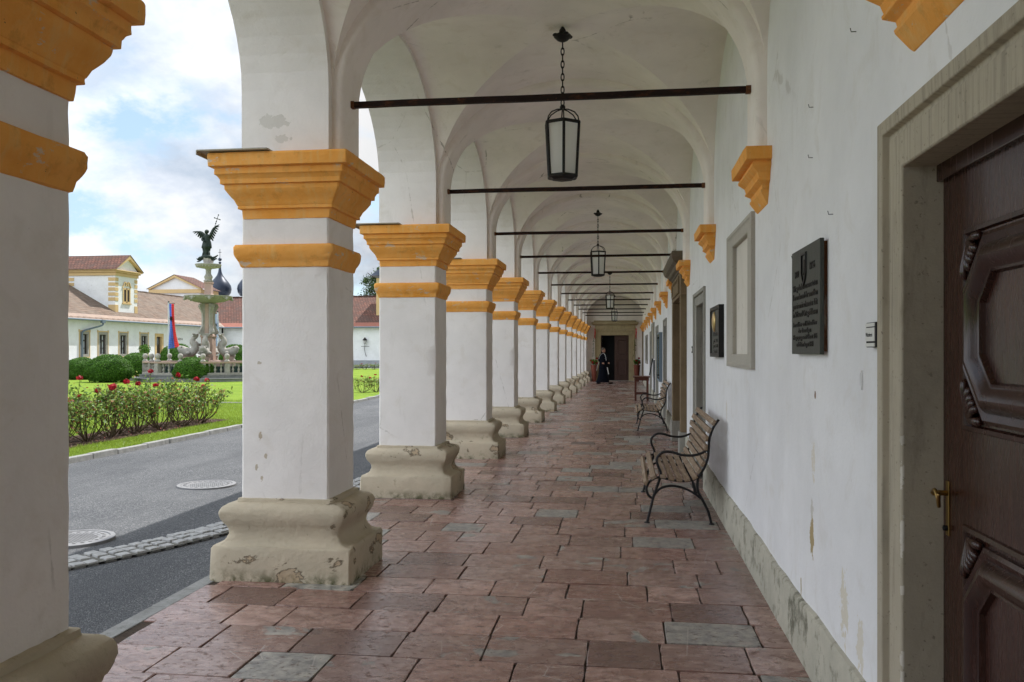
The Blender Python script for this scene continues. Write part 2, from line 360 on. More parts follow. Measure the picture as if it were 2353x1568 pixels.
def f_floor(t, b):
    p = t.pos(); a = t.node('ShaderNodeSeparateColor'); t.l.new(t.attr('tone'), a.inputs[0]); r, g, bl = a.outputs
    c = t.mix(r, (.25, .12, .094), (.53, .34, .285))
    c = t.mix(t.math('MULTIPLY', t.ramp(g, [(.15, 0), (.45, 1)]), .5), c, (.30, .235, .205))
    c = t.mix(t.ramp(t.noise(t.mapv(p, (1, 1.5, 1)), 6, 9, .70, .5), [(.40, 0), (.58, .9)]), c, (.215, .113, .09))
    c = t.mix(t.ramp(t.noise(t.mapv(p, (1, 1.8, 1), (7, 3, 1)), 11, 9, .74), [(.50, 0), (.64, .7)]), c, (.52, .37, .31))
    pn = t.noise(t.mapv(p, (1.2, 1.6, 1), (2, 9, 0)), 1.9, 7, .62, .8)
    gm = t.ramp(t.math('ADD', pn, t.math('MULTIPLY', g, .34)), [(.72, 0), (.75, 1)])
    gcol = t.mix(t.ramp(t.noise(p, 12, 8, .7), [(.36, 0), (.62, 1)]), (.15, .155, .15), (.46, .43, .37))
    c = t.mix(gm, c, gcol)
    pit = t.noise(t.mapv(p, (1, 1.7, 1)), 17, 8, .72); pm = t.ramp(pit, [(.56, 0), (.62, 1)])
    c = t.mix(t.math('MULTIPLY', pm, .75), c, (.10, .052, .038))
    vn = t.voro(t.mapv(p, (1, 1, 1), rot=(0, 0, .6)), 2.1, 'DISTANCE_TO_EDGE'); vm = t.math('MULTIPLY', t.ramp(vn, [(.0, 1), (.007, 0)]), t.ramp(t.noise(p, 1.7, 2), [(.52, 0), (.57, 1)]))
    c = t.mix(t.math('MULTIPLY', vm, .75), c, (.58, .52, .47))
    c = t.mix(t.math('MULTIPLY', bl, .75), c, tuple([.115, .062, .052]), 'MIX')
    h = t.math('ADD', t.math('MULTIPLY', t.noise(p, 5, 5, .6), .8), t.math('MULTIPLY', pm, -.35))
    h = t.math('ADD', h, t.math('MULTIPLY', t.noise(p, 70, 4, .6), .12))
    rg = t.math('ADD', t.math('MULTIPLY', t.noise(p, 3, 5, .6), .32), t.math('MULTIPLY', gm, .2))
    rg = t.math('ADD', rg, t.math('MULTIPLY', pm, .3)); rg = t.math('ADD', rg, .10)
    setp(t, b, c, rg, t.bump(h, .35, .012))
M_floor = mat('red_marble_slabs', rough=.4, spec=.65, fn=f_floor)
M_joint = mat('joint_mortar', rough=1, spec=.05, fn=f_stone((.055, .042, .035), (.09, .07, .055), (.03, .025, .02), 12))
def f_asph(t, b):
    p = t.pos(); v = t.voro(p, 120, 'F1', 1); s_ = t.node('ShaderNodeSeparateColor'); t.l.new(v, s_.inputs[0])
    c = t.ramp(s_.outputs[0], [(0, (.045, .050, .058)), (.55, (.088, .093, .10)), (.9, (.16, .16, .165)), (1, (.30, .30, .29))])
    c = t.mix(t.ramp(t.noise(p, .7, 5, .6), [(.35, 0), (.7, .4)]), c, (.16, .162, .166))
    c = t.mix(t.ramp(t.noise(t.mapv(p, (1.6, .35, 1)), .9, 6, .65), [(.45, 0), (.62, .5)]), c, (.062, .066, .073))
    c = t.mix(t.ramp(t.noise(p, 3.1, 6, .7), [(.6, 0), (.75, .35)]), c, (.06, .06, .062))
    h = t.voro(p, 120, 'F1', 0); setp(t, b, c, None, t.bump(h, .9, -.01))
M_asph = mat('asphalt', rough=.85, spec=.25, fn=f_asph)
def f_lawn(t, b):
    p = t.pos(); c = t.mix(t.ramp(t.noise(p, .8, 8, .7), [(.36, 0), (.64, 1)]), (.125, .205, .022), (.225, .305, .036))
    c = t.mix(t.ramp(t.noise(p, 60, 3, .7), [(.4, 0), (.7, .6)]), c, (.12, .22, .02))
    setp(t, b, c, None, t.bump(t.noise(p, 90, 3, .7), .8, .03))
M_lawn = mat('lawn_grass', rough=.9, spec=.1, fn=f_lawn)
def tonef(stops, trans=.0, rough=.6):
    def fn(t, b):
        a = t.node('ShaderNodeSeparateColor'); t.l.new(t.attr('tone'), a.inputs[0])
        c = t.ramp(a.outputs[0], stops); setp(t, b, c, rough)
        if trans:
            o = [n for n in t.n if n.type == 'OUTPUT_MATERIAL'][0]; tr = t.node('ShaderNodeBsdfTranslucent'); t.l.new(c, tr.inputs[0])
            mx = t.node('ShaderNodeMixShader'); mx.inputs[0].default_value = trans; t.l.new(b.outputs[0], mx.inputs[1]); t.l.new(tr.outputs[0], mx.inputs[2]); t.l.new(mx.outputs[0], o.inputs[0])
    return fn
M_blade = mat('grass_blades', fn=tonef([(0, (.16, .235, .025)), (.6, (.26, .34, .045)), (.93, (.33, .46, .09)), (.965, (.36, .46, .12)), (1, (.62, .66, .5))], .4), spec=.2)
M_box = mat('boxwood_leaves', fn=tonef([(0, (.035, .10, .010)), (.5, (.065, .165, .016)), (1, (.12, .24, .03))], .25), spec=.25)
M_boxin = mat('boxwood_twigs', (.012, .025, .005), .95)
M_rose = mat('rose_leaves', fn=tonef([(0, (.06, .12, .02)), (.45, (.12, .21, .035)), (.68, (.22, .32, .06)), (.78, (.32, .33, .07)), (.88, (.34, .12, .06)), (1, (.24, .06, .035))], .3, .5), spec=.25)
M_stem = mat('rose_stems', (.085, .06, .03), .8)
M_petal = mat('rose_petals', fn=tonef([(0, (.20, .003, .008)), (1, (.50, .012, .028))], .2), spec=.2)
M_soil = mat('soil', rough=1, spec=.05, fn=f_stone((.035, .023, .016), (.10, .065, .05), (.012, .01, .007), 22, 1))
M_tree = mat('tree_leaves', fn=tonef([(0, (.025, .05, .012)), (.6, (.05, .09, .02)), (1, (.09, .14, .035))], .2), spec=.2)
M_bark = mat('tree_bark', (.08, .06, .04), .95)
def f_tile(c1, c2, c3, axis):
    def fn(t, b):
        p = t.pos(); s_ = t.sep(p); cm = t.node('ShaderNodeCombineXYZ'); t.l.new(s_[1 - axis], cm.inputs[0]); t.l.new(s_[axis], cm.inputs[1])
        br = t.node('ShaderNodeTexBrick'); t.l.new(cm.outputs[0], br.inputs[0]); br.inputs['Scale'].default_value = 1
        br.inputs['Brick Width'].default_value = .30; br.inputs['Row Height'].default_value = .30; br.inputs['Mortar Size'].default_value = .035
        br.inputs['Color1'].default_value = (*c1, 1); br.inputs['Color2'].default_value = (*c2, 1); br.inputs['Mortar'].default_value = (*[x * .35 for x in c1], 1)
        c = t.mix(t.ramp(t.noise(p, .9, 7, .7), [(.4, 0), (.68, .8)]), br.outputs[0], c3)
        setp(t, b, c, None, t.bump(br.outputs[1], .8, -.03))
    return fn
M_tileY = mat('old_roof_tiles', rough=.85, spec=.2, fn=f_tile((.25, .175, .13), (.145, .10, .078), (.19, .16, .13), 0))
M_tileX = mat('dark_roof_tiles', rough=.85, spec=.2, fn=f_tile((.21, .095, .07), (.12, .06, .047), (.10, .07, .06), 1))
M_copper = mat('copper_edge', rough=.7, fn=f_stone((.33, .235, .18), (.24, .175, .14), (.22, .19, .165), 1.5))
M_yel = mat('yellow_trim', rough=.85, spec=.1, fn=f_stone((.64, .47, .25), (.57, .41, .21), (.45, .33, .19), 1.5, .2))
M_slate = mat('dark_dome_metal', (.022, .032, .055), .38, .3, .5)
M_gut = mat('grey_zinc', (.17, .22, .27), .5, .4)
M_winf = mat('dark_window_wood', (.045, .035, .03), .5)
M_glassd = mat('window_glass', (.05, .06, .07), .06, 0, .8)
M_curtain = mat('net_curtain', (.45, .47, .5), .9)
M_dado = mat('grey_plinth_render', rough=.9, fn=f_stone((.36, .38, .40), (.28, .30, .32), (.2, .2, .2), 2))
def f_iron(t, b):
    p = t.pos(); c = t.mix(t.ramp(t.noise(p, 30, 6, .7), [(.55, 0), (.7, .8)]), (.012, .011, .010), (.05, .028, .018))
    setp(t, b, c, None, t.bump(t.noise(p, 80, 4), .4, .003))
M_iron = mat('black_iron', rough=.55, metal=.3, spec=.4, fn=f_iron)
def f_rust(t, b):
    p = t.pos(); c = t.mix(t.ramp(t.noise(t.mapv(p, (1, 3, 3)), 9, 7, .72), [(.52, 0), (.68, 1)]), (.020, .011, .009), (.075, .028, .012))
    c = t.mix(t.ramp(t.noise(p, 34, 5, .7), [(.66, 0), (.7, .8)]), c, (.26, .12, .045)); setp(t, b, c, None, t.bump(t.noise(p, 60, 5), .6, .004))
M_rod = mat('rusty_iron_rod', rough=.8, metal=.1, spec=.2, fn=f_rust)
M_rodend = mat('flaking_rod_end', rough=.9, fn=f_stone((.16, .06, .02), (.09, .04, .02), (.55, .5, .42), 30, .8))
def f_frost(t, b):
    o = [n for n in t.n if n.type == 'OUTPUT_MATERIAL'][0]; tr = t.node('ShaderNodeBsdfTranslucent'); tr.inputs[0].default_value = (.9, .9, .87, 1)
    mx = t.node('ShaderNodeMixShader'); mx.inputs[0].default_value = .5; t.l.new(b.outputs[0], mx.inputs[1]); t.l.new(tr.outputs[0], mx.inputs[2]); t.l.new(mx.outputs[0], o.inputs[0])
M_frost = mat('frosted_glass', (.88, .88, .86), .5, 0, .3, fn=f_frost)
def f_bwood(t, b):
    p = t.obj(); g = t.noise(t.mapv(p, (30, 1.2, 30)), 3, 7, .65); c = t.ramp(g, [(.3, (.14, .095, .06)), (.55, (.28, .20, .135)), (.75, (.46, .37, .28))])
    c = t.mix(t.ramp(t.noise(p, 6, 5, .6), [(.5, 0), (.75, .6)]), c, (.36, .31, .25)); setp(t, b, c, None, t.bump(g, .4, .004))
M_bwood = mat('weathered_slats', rough=.75, spec=.2, fn=f_bwood)
M_bend = mat('bench_black_iron', (.018, .018, .02), .45, .4, .4)
def f_dwood(c1, c2, rg):
    def fn(t, b):
        p = t.pos(); g = t.noise(t.mapv(p, (8, 14, .9)), 6, 8, .66, .6); c = t.ramp(g, [(.3, c1), (.7, c2)])
        setp(t, b, c, t.math('ADD', t.math('MULTIPLY', g, .2), rg), t.bump(t.noise(t.mapv(p, (20, 60, 2)), 5, 6, .6), .12, .002))
    return fn
M_door = mat('dark_brown_door', spec=.5, fn=f_dwood((.019, .0065, .0045), (.047, .0145, .0085), .17))
M_doormold = mat('carved_door_moulding', spec=.5, fn=f_dwood((.017, .0065, .0045), (.042, .014, .009), .15))
M_enddoor = mat('end_door_wood', spec=.35, fn=f_dwood((.055, .028, .022), (.10, .055, .043), .4))
M_brass = mat('brass', (.34, .22, .075), .36, 1.0)
M_plaque = mat('plaque_bronze', rough=.55, metal=.25, spec=.35, fn=f_stone((.060, .065, .055), (.045, .05, .042), (.03, .03, .025), 9, .15))
M_letter = mat('raised_letters', (.012, .012, .011), .5, .2)
M_gold = mat('worn_gold', (.50, .36, .16), .35, .8)
M_signw = mat('sign_white', (.66, .66, .62), .5)
M_black = mat('black_plastic', (.012, .012, .013), .7, 0, .15)
M_red = mat('flag_red', (.72, .05, .05), .75)
M_blue = mat('flag_blue', (.09, .17, .62), .75)
M_pale = mat('flag_pale_blue', (.42, .50, .68), .75)
M_pole = mat('flagpole_white', (.6, .62, .65), .4)
M_bronze = mat('dark_bronze', rough=.6, metal=.4, fn=f_stone((.018, .030, .026), (.030, .040, .033), (.05, .045, .03), 9))
M_water = mat('water', (.03, .06, .06), .05, 0, .6)
M_mhole = mat('cast_iron_cover', rough=.55, metal=.1, spec=.4, fn=f_stone((.23, .23, .235), (.16, .16, .165), (.08, .08, .075), 10, .3))
M_pot = mat('terracotta_pot', (.19, .055, .035), .6)
M_table = mat('red_brown_table', spec=.4, fn=f_dwood((.075, .020, .013), (.13, .04, .024), .3))
M_skin = mat('skin', (.42, .23, .16), .6)
M_hair = mat('short_grey_hair', (.11, .085, .07), .85)
M_cassock = mat('black_cassock', (.0045, .0055, .010), .9, 0, .1)
M_band = mat('white_linen_band', (.75, .75, .74), .8)
M_shoe = mat('black_leather', (.008, .008, .008), .4)
M_teal = mat('teal_glass', (.05, .13, .14), .12, 0, .7)
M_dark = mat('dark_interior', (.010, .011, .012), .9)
M_ground = mat('ground_gravel', rough=.95, fn=f_stone((.36, .35, .33), (.28, .275, .26), (.2, .19, .17), 1.5))
M_sheetm = mat('flaking_cover_sheet', rough=.6, fn=f_stone((.42, .38, .30), (.33, .29, .22), (.15, .07, .03), 8))

# ------------------------------------------------------------------ ground
XI, XO = -2.06, -2.70          # pillar faces
XW = .93                       # right wall
YE = 46.4                      # end wall
PF = [-1.05, 2.39, 5.75, 9.16, 12.63, 15.85, 19.2, 22.75, 26.2, 29.55, 32.9, 36.15, 39.5, 42.6, 45.68]
PD = .56
PC = [y + PD / 2 for y in PF]
def sheet(name, poly, z, m, kind='structure'):
    b = MB(); b.add([(x, y, z) for x, y in poly], [tuple(range(len(poly)))]); return tag(b.build(name, m), kind=kind)
sheet('ground', [(-900, -900), (900, -900), (900, 900), (-900, 900)], -.05, M_ground)
b = MB(); nx, ny = 30, 140
for i in range(nx + 1):
    for j in range(ny + 1):
        y = -14 + 96 * j / ny; xk = -8.02 - max(0, y - 16) * .045; x = -2.97 + (xk + 2.97) * i / nx
        b.v.append((x, y, -.030 + .008 * math.sin(x * 1.3 + y * .31) + .006 * math.sin(y * .7 + 1)))
for i in range(nx):
    for j in range(ny):
        a = i * (ny + 1) + j; b.f.append((a, a + 1, a + ny + 2, a + ny + 1))
tag(b.build('asphalt_road', M_asph, smooth=True), kind='structure')
EDGE = lambda y: -8.02 - max(0, y - 16) * .045
ys = [-14 + 2 * k for k in range(47)]
sheet('lawn', [(EDGE(y) - .14, y) for y in ys] + [(-37.5, 78), (-37.5, -14)], -.004, M_lawn)
sheet('soil_bed', [(-9.0, 11), (-9.15, 14), (-9.2, 18.9), (-9.9, 19.3), (-10.4, 18), (-10.3, 11)], .003, M_soil)
b = MB()                                   # kerb along the lawn, stone by stone
y = 4.0
while y < 60:
    L = random.uniform(.55, .95); x0 = EDGE(y) + random.uniform(-.012, .012); x1 = EDGE(y + L) + random.uniform(-.012, .012)
    h = .045 + random.uniform(-.012, .012); wd = .13
    b.add([(x0, y + .01, -.06), (x1, y + L - .012, -.06), (x1 - wd, y + L - .012, -.06), (x0 - wd, y + .01, -.06),
           (x0 - .008, y + .01, h), (x1 - .008, y + L - .012, h), (x1 - wd, y + L - .012, h - .005), (x0 - wd, y + .01, h - .004)],
          [(0, 1, 5, 4), (1, 2, 6, 5), (2, 3, 7, 6), (3, 0, 4, 7), (4, 5, 6, 7)]); y += L
tag(b.build('lawn_kerb', M_kerb, bevel=.012), kind='structure')
b = MB(); x = -26.0
while x < -9.2:
    L = random.uniform(.5, .8); b.box(x, x + L - .02, 24.9 + random.uniform(-.02, .02), 25.05, -.03, .03 + random.uniform(0, .02)); x += L
tag(b.build('lawn_edging', M_kerb, bevel=.01), kind='structure')
b = MB(); y = -6.0                          # light kerb strip along the arcade
while y < YE:
    L = random.uniform(.9, 1.3); b.box(-2.965, -2.85, y + .004, y + L - .004, -.08, -.002 + random.uniform(-.003, .003)); y += L
tag(b.build('kerb_strip', M_kerb, bevel=.006), kind='structure')
# gutter of granite setts
GP = [(-6.1, 2.9), (-5.0, 4.7), (-4.20, 6.05), (-3.68, 7.3), (-3.30, 9.2), (-3.17, 11.5), (-3.12, 16), (-3.1, 46)]
gp = smooth_path([(x, y, 0) for x, y in GP], 40); b = MB(); base = MB(); acc = 0; last = gp[0]; step = .105
for i in range(1, len(gp)):
    acc += (gp[i] - gp[i - 1]).length
    if acc < step: continue
    acc = 0; p = gp[i]; d_ = (gp[i] - gp[i - 1]).normalized(); nn = Vector((-d_.y, d_.x, 0))
    if p.y > 26: break
    for k, off in enumerate((-.11, 0, .11)):
        if p.y > 10 and k == 0: continue
        c_ = p + nn * (off + random.uniform(-.008, .008)); a_ = d_ * (step * .5 - random.uniform(.003, .007)); w_ = nn * (.050 + random.uniform(-.006, .004))
        zt = .004 + random.uniform(-.004, .004) - .006 * (k == 0); sk = d_ * random.uniform(-.012, .012)
        q = [c_ - a_ - w_, c_ + a_ - w_ + sk, c_ + a_ + w_, c_ - a_ + w_ + sk]
        b.add([(v.x, v.y, -.05) for v in q] + [(v.x + (c_.x - v.x) * .06, v.y + (c_.y - v.y) * .06, zt + random.uniform(-.004, .004)) for v in q],
              [(0, 1, 5, 4), (1, 2, 6, 5), (2, 3, 7, 6), (3, 0, 4, 7), (4, 5, 6, 7)])
tag(b.build('cobble_gutter', M_granite, bevel=.006), kind='structure')
pts = [p for p in gp if p.y < 26]; V_ = []; F_ = []
for i, p in enumerate(pts):
    d_ = (pts[min(i + 1, len(pts) - 1)] - pts[max(i - 1, 0)]).normalized(); nn = Vector((-d_.y, d_.x, 0)); q = p + nn * .17; r_ = p - nn * .18
    V_ += [(q.x, q.y, -.014), (r_.x, r_.y, -.014)]
    if i: F_.append((2 * i - 2, 2 * i - 1, 2 * i + 1, 2 * i))
b = MB(); b.add(V_, F_); tag(b.build('gutter_bed', mat('gutter_grit', rough=1, fn=f_stone((.16, .155, .14), (.11, .105, .09), (.07, .08, .04), 12))), kind='structure')

# floor slabs
V_, F_, T_ = [], [], []
sheet('joint_bed', [(-2.86, -4.2), (XW, -4.2), (XW, YE), (-2.86, YE)], -.011, M_joint)
y = -4.2 + .1; row = 0
while y < YE:
    H_ = random.uniform(.365, .405); x = XW + .05 + random.uniform(0, .3); sk = random.uniform(-.006, .006)
    while x > -2.86:
        L = random.choice([.40, .46, .48, .5, .53, .58, .34]) + random.uniform(-.02, .02); x2 = max(x - L, -2.85)
        if x - x2 < .09: break
        g = .0034; z0 = random.uniform(-.0018, .0018); tx, ty = random.uniform(-.0018, .0018), random.uniform(-.0018, .0018)
        xs0, xs1, ya, yb = x2 + g, min(x, XW + .02) - g, y + g * .35, y + H_ - g * .35
        if xs1 - xs0 > .05:
            o = len(V_); n_ = 3
            def ring(ins, zz, chip):
                out = []
                for (ax, ay, bx, by) in ((xs0, ya, xs1, ya), (xs1, ya, xs1, yb), (xs1, yb, xs0, yb), (xs0, yb, xs0, ya)):
                    for k in range(4):
                        u = k / 4; px = ax + (bx - ax) * u; py = ay + (by - ay) * u
                        cx_, cy_ = (xs0 + xs1) / 2, (ya + yb) / 2
                        px += math.copysign(min(ins, abs(cx_ - px)), cx_ - px) if abs(px - xs0) < 1e-6 or abs(px - xs1) < 1e-6 else 0
                        py += math.copysign(min(ins, abs(cy_ - py)), cy_ - py) if abs(py - ya) < 1e-6 or abs(py - yb) < 1e-6 else 0
                        if k == 0: px += math.copysign(.003, cx_ - px); py += math.copysign(.0025, cy_ - py)
                        zt = zz + tx * (px - cx_) / .25 + ty * (py - cy_) / .2 + sk * 0
                        out.append((px + random.uniform(-chip, chip), py + random.uniform(-chip, chip) * .6, zt))
                return out
            ch = .0022 if random.random() < .7 else .006
            r0 = ring(0, -.03, 0); r1 = ring(.001, z0 - .0035, ch); r2 = ring(.004, z0, ch * .8)
            V_ += r0 + r1 + r2 + [((xs0 + xs1) / 2, (ya + yb) / 2, z0 + .0015)]
            m_ = 16; fs = []
            for k in range(m_):
                k2 = (k + 1) % m_
                fs += [(o + k, o + k2, o + m_ + k2, o + m_ + k), (o + m_ + k, o + m_ + k2, o + 2 * m_ + k2, o + 2 * m_ + k), (o + 2 * m_ + k, o + 2 * m_ + k2, o + 3 * m_, o + 3 * m_)]
            nearE = (x > .35 or x2 < -2.2)
            tone = (random.random() ** .8, 1.0 if random.random() < (.26 if nearE else .10) else random.uniform(0, .45), 1.0 if random.random() < .13 else random.uniform(0, .4), 1)
            F_ += fs; T_ += [tone] * len(fs)
        x = x2
    y += H_; row += 1
me = bpy.data.meshes.new('gallery_floor'); F2 = [tuple(dict.fromkeys(f)) for f in F_]; me.from_pydata(V_, [], F2)
ca = me.color_attributes.new('tone', 'FLOAT_COLOR', 'CORNER'); cl = []
for f, tn in zip(F2, T_): cl += list(tn) * len(f)
ca.data.foreach_set('color', cl); me.materials.append(M_floor)
o = bpy.data.objects.new('gallery_floor', me); COL.objects.link(o); tag(o, kind='structure')

# ------------------------------------------------------------------ gallery building
XCN = (XI + XW) / 2; AH = (XW - XI) / 2; ZS, BZ = 3.42, 1.13; RW = .42
bld = thing('gallery_building', (0, 0, 0), 'long white arcaded building whose vaulted walkway the photo looks along', 'building')
def z1(x): return ZS + BZ * math.sqrt(max(0, 1 - ((x - XCN) / AH) ** 2))
ends = [-4.2 - RW / 2] + PC + [YE + RW / 2 + .2]
def vault_bay(ya, yb):
    N = 36; b = MB(); yc, hy = (ya + yb) / 2, (yb - ya) / 2
    us = [-math.cos(PI * i / N) for i in range(N + 1)]
    for i in range(N + 1):
        for j in range(N + 1):
            s1 = math.sqrt(max(0, 1 - us[i] ** 2)); s2 = math.sqrt(max(0, 1 - us[j] ** 2))
            b.v.append((XCN + AH * us[i], yc + hy * us[j], ZS + BZ * max(s1, s2)))
    sharp = set()
    for i in range(N):
        for j in range(N):
            a, b_, c, d_ = i * (N + 1) + j, i * (N + 1) + j + 1, (i + 1) * (N + 1) + j + 1, (i + 1) * (N + 1) + j
            if (i < N / 2) == (j < N / 2): b.f += [(a, d_, c), (a, c, b_)]; e = (a, c) if i == j else None
            else: b.f += [(a, d_, b_), (b_, d_, c)]; e = (b_, d_) if i + j == N - 1 else None
            if e: sharp.add(tuple(sorted(e)))
    o = b.build('vault_bay', M_vault, bld, smooth=True, recalc=False)
    for e in o.data.edges:
        if tuple(sorted(e.vertices)) in sharp: e.use_edge_sharp = True
for i in range(len(ends) - 1): vault_bay(ends[i] + RW / 2, ends[i + 1] - RW / 2)
def rib(yc):
    b = MB(); n = 40; A_, B_ = AH - .075, BZ - .07; path = [(XI + .075, 2.94)] + [(XCN - A_ * math.cos(PI * k / n), ZS + B_ * math.sin(PI * k / n)) for k in range(n + 1)] + [(XW - .075, 2.90)]
    out = [(XI - .02, 2.94)] + [(XCN - (AH + .02) * math.cos(PI * k / n), ZS + (BZ + .04) * math.sin(PI * k / n)) for k in range(n + 1)] + [(XW + .02, 2.90)]
    k = len(path); h = RW / 2; sec = []
    for (p, q) in zip(path, out):
        e = .045; dx, dz = (q[0] - p[0]), (q[1] - p[1]); L = math.hypot(dx, dz); ux, uz = dx / L * e * .7, dz / L * e * .7
        sec += [(q[0], yc - h, q[1]), (p[0] + ux, yc - h, p[1] + uz), (p[0] + ux * .25, yc - h + e * .35, p[1] + uz * .25), (p[0], yc - h + e, p[1]),
                (p[0], yc + h - e, p[1]), (p[0] + ux * .25, yc + h - e * .35, p[1] + uz * .25), (p[0] + ux, yc + h, p[1] + uz), (q[0], yc + h, q[1])]
    fs = []
    for i in range(k - 1):
        for j in range(7): a = i * 8 + j; fs.append((a, a + 1, a + 9, a + 8))
    fs += [tuple(range(8)), tuple(reversed(range(8 * (k - 1), 8 * k)))]
    b.add(sec, fs); b.build('transverse_arch', M_vault, bld, smooth=True, auto=50)
for c_ in PC[:-1]: rib(c_)
# arcade wall with its arches
def arcade():
    prof = []   # (y, z underside)
    for i in range(len(PF) - 1):
        ya, yb = PF[i] + PD, PF[i + 1]; yc, h = (ya + yb) / 2, (yb - ya) / 2; n = 28
        if i == 0: prof += [(-4.2, 0.0), (-2.6, 0.0), (-2.6, 3.4), (PF[0], 3.4)]
        prof += [(PF[i], 2.965), (PF[i] + PD, 2.965)]
        prof += [(yc - h * math.cos(PI * k / n), 3.45 + 1.05 * math.sin(PI * k / n)) for k in range(n + 1)]
    prof += [(PF[-1], 2.965), (YE + .4, 2.965)]
    b = MB(); ZT = 5.25; vs = []
    for (y, z) in prof: vs += [(XI, y, z), (XO, y, z), (XI, y, ZT), (XO, y, ZT)]
    fs = []
    for i in range(len(prof) - 1):
        a = 4 * i; c = a + 4; fs += [(a, c, c + 1, a + 1)]
        if abs(prof[i][0] - prof[i + 1][0]) > 1e-6: fs += [(a, a + 2, c + 2, c), (a + 1, c + 1, c + 3, a + 3)]
    b.add(vs, fs); return b.build('arcade_wall', M_white, bld, smooth=False, recalc=True)
arcade()
RWF = lambda a, b, h: (XW - h, a, b)
HOLES = [(1.50, 3.01, 0, 2.22), (6.62, 7.54, 1.577, 2.495), (10.36, 11.45, 0, 2.19), (13.55, 15.5, 0, 2.46), (19.75, 20.83, 0, 2.20), (24.7, 25.93, 0, 2.2),
         (30.8, 32.1, 0, 2.18), (36.1, 38.4, 1.2, 2.2), (44.75, 45.75, 0, 2.5)]
def grid_wall(name, a0, a1, b0, b1, holes, fn, m, parent, depth=.25):
    A = sorted({a0, a1} | {h[0] for h in holes} | {h[1] for h in holes}); B = sorted({b0, b1} | {h[2] for h in holes} | {h[3] for h in holes}); b = MB()
    for i in range(len(A) - 1):
        for j in range(len(B) - 1):
            ca, cb = (A[i] + A[i + 1]) / 2, (B[j] + B[j + 1]) / 2
            if any(h[0] < ca < h[1] and h[2] < cb < h[3] for h in holes): continue
            b.quad(fn(A[i], B[j], 0), fn(A[i + 1], B[j], 0), fn(A[i + 1], B[j + 1], 0), fn(A[i], B[j + 1], 0))
    for (p, q, r_, s_) in (holes if depth else []):
        b.quad(fn(p, r_, 0), fn(p, s_, 0), fn(p, s_, -depth), fn(p, r_, -depth)); b.quad(fn(q, r_, 0), fn(q, s_, 0), fn(q, s_, -depth), fn(q, r_, -depth))
        b.quad(fn(p, s_, 0), fn(q, s_, 0), fn(q, s_, -depth), fn(p, s_, -depth))
        if r_ > 0: b.quad(fn(p, r_, 0), fn(q, r_, 0), fn(q, r_, -depth), fn(p, r_, -depth))
    return b.build(name, m, parent)
grid_wall('gallery_wall', -4.2, YE, 0, 4.75, HOLES, RWF, M_wall, bld, 0)
MB().box(XW + .42, XW + 7, -4.2, YE + 6, 0, 5.2).build('building_core', M_dark, bld)
b = MB(); b.box(XO, XW + .5, -4.5, -4.2, 0, 4.9); b.build('rear_wall', M_white, bld)
# end wall
EWF = lambda a, b, h: (a, YE - h, b)
grid_wall('end_wall', XO, XW + .4, 0, 4.9, [(-1.32, .18, 0, 2.47)], EWF, M_vault, bld, 0)
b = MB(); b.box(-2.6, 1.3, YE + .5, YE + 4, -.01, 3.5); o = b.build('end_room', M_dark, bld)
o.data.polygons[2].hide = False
b = MB()                                                # roof
for (xa, za, xb, zb) in ((-3.05, 5.22, 2.8, 8.6), (2.8, 8.6, 8.6, 5.22)):
    b.quad((xa, -5, za), (xb, -5, zb), (xb, YE + 6, zb), (xa, YE + 6, za)); b.quad((xa, -5, za - .1), (xb, -5, zb - .1), (xb, YE + 6, zb - .1), (xa, YE + 6, za - .1))
b.quad((-3.05, -5, 5.22), (-3.05, YE + 6, 5.22), (-3.05, YE + 6, 5.12), (-3.05, -5, 5.12))
b.build('roof', M_tileY, bld)
MB().box(-3.0, XO + .003, -4.5, YE + 6, 5.06, 5.14).build('eave_soffit', M_white, bld)
MB().box(XI + .01, XW + .5, -4.5, YE + 6, 4.80, 4.9).build('vault_backing', M_dark, bld)
b = MB(); b.quad((XO, -4.5, 5.2), (XW + 7, -4.5, 5.2), (2.8, -4.5, 8.4), (2.7, -4.5, 8.4)); b.build('rear_gable', M_white, bld)
b = MB(); b.quad((XO, YE + 6, 0), (XW + 7, YE + 6, 0), (XW + 7, YE + 6, 5.2), (XO, YE + 6, 5.2)); b.quad((XO, YE, 0), (XO, YE + 6, 0), (XO, YE + 6, 5.2), (XO, YE, 5.2)); b.build('far_wall', M_white, bld)
# skirting, wavy top
gaps = sorted((h[0] - .22, h[1] + .22) for h in HOLES if h[2] == 0); runs = []; y0 = -4.2
for g0, g1 in gaps: runs.append((y0, g0)); y0 = g1
runs.append((y0, YE))
for ra, rb_ in runs:
    if rb_ - ra < .1: continue
    b = MB(); n = max(2, int((rb_ - ra) / .08)); vs = []
    for i in range(n + 1):
        yy = ra + (rb_ - ra) * i / n; z = .30 + .008 * math.sin(yy * 2.1) + .004 * math.sin(yy * 7.7) + random.uniform(-.003, .003); vs += [(XW - .036, yy, 0), (XW - .026, yy, z - .012), (XW - .018, yy, z), (XW + .01, yy, z + .008)]
    fs = [(4 * i + j, 4 * i + j + 1, 4 * i + j + 5, 4 * i + j + 4) for i in range(n) for j in range(3)]
    b.add(vs, fs); b.build('skirting', M_skirt, bld, smooth=True, auto=40)

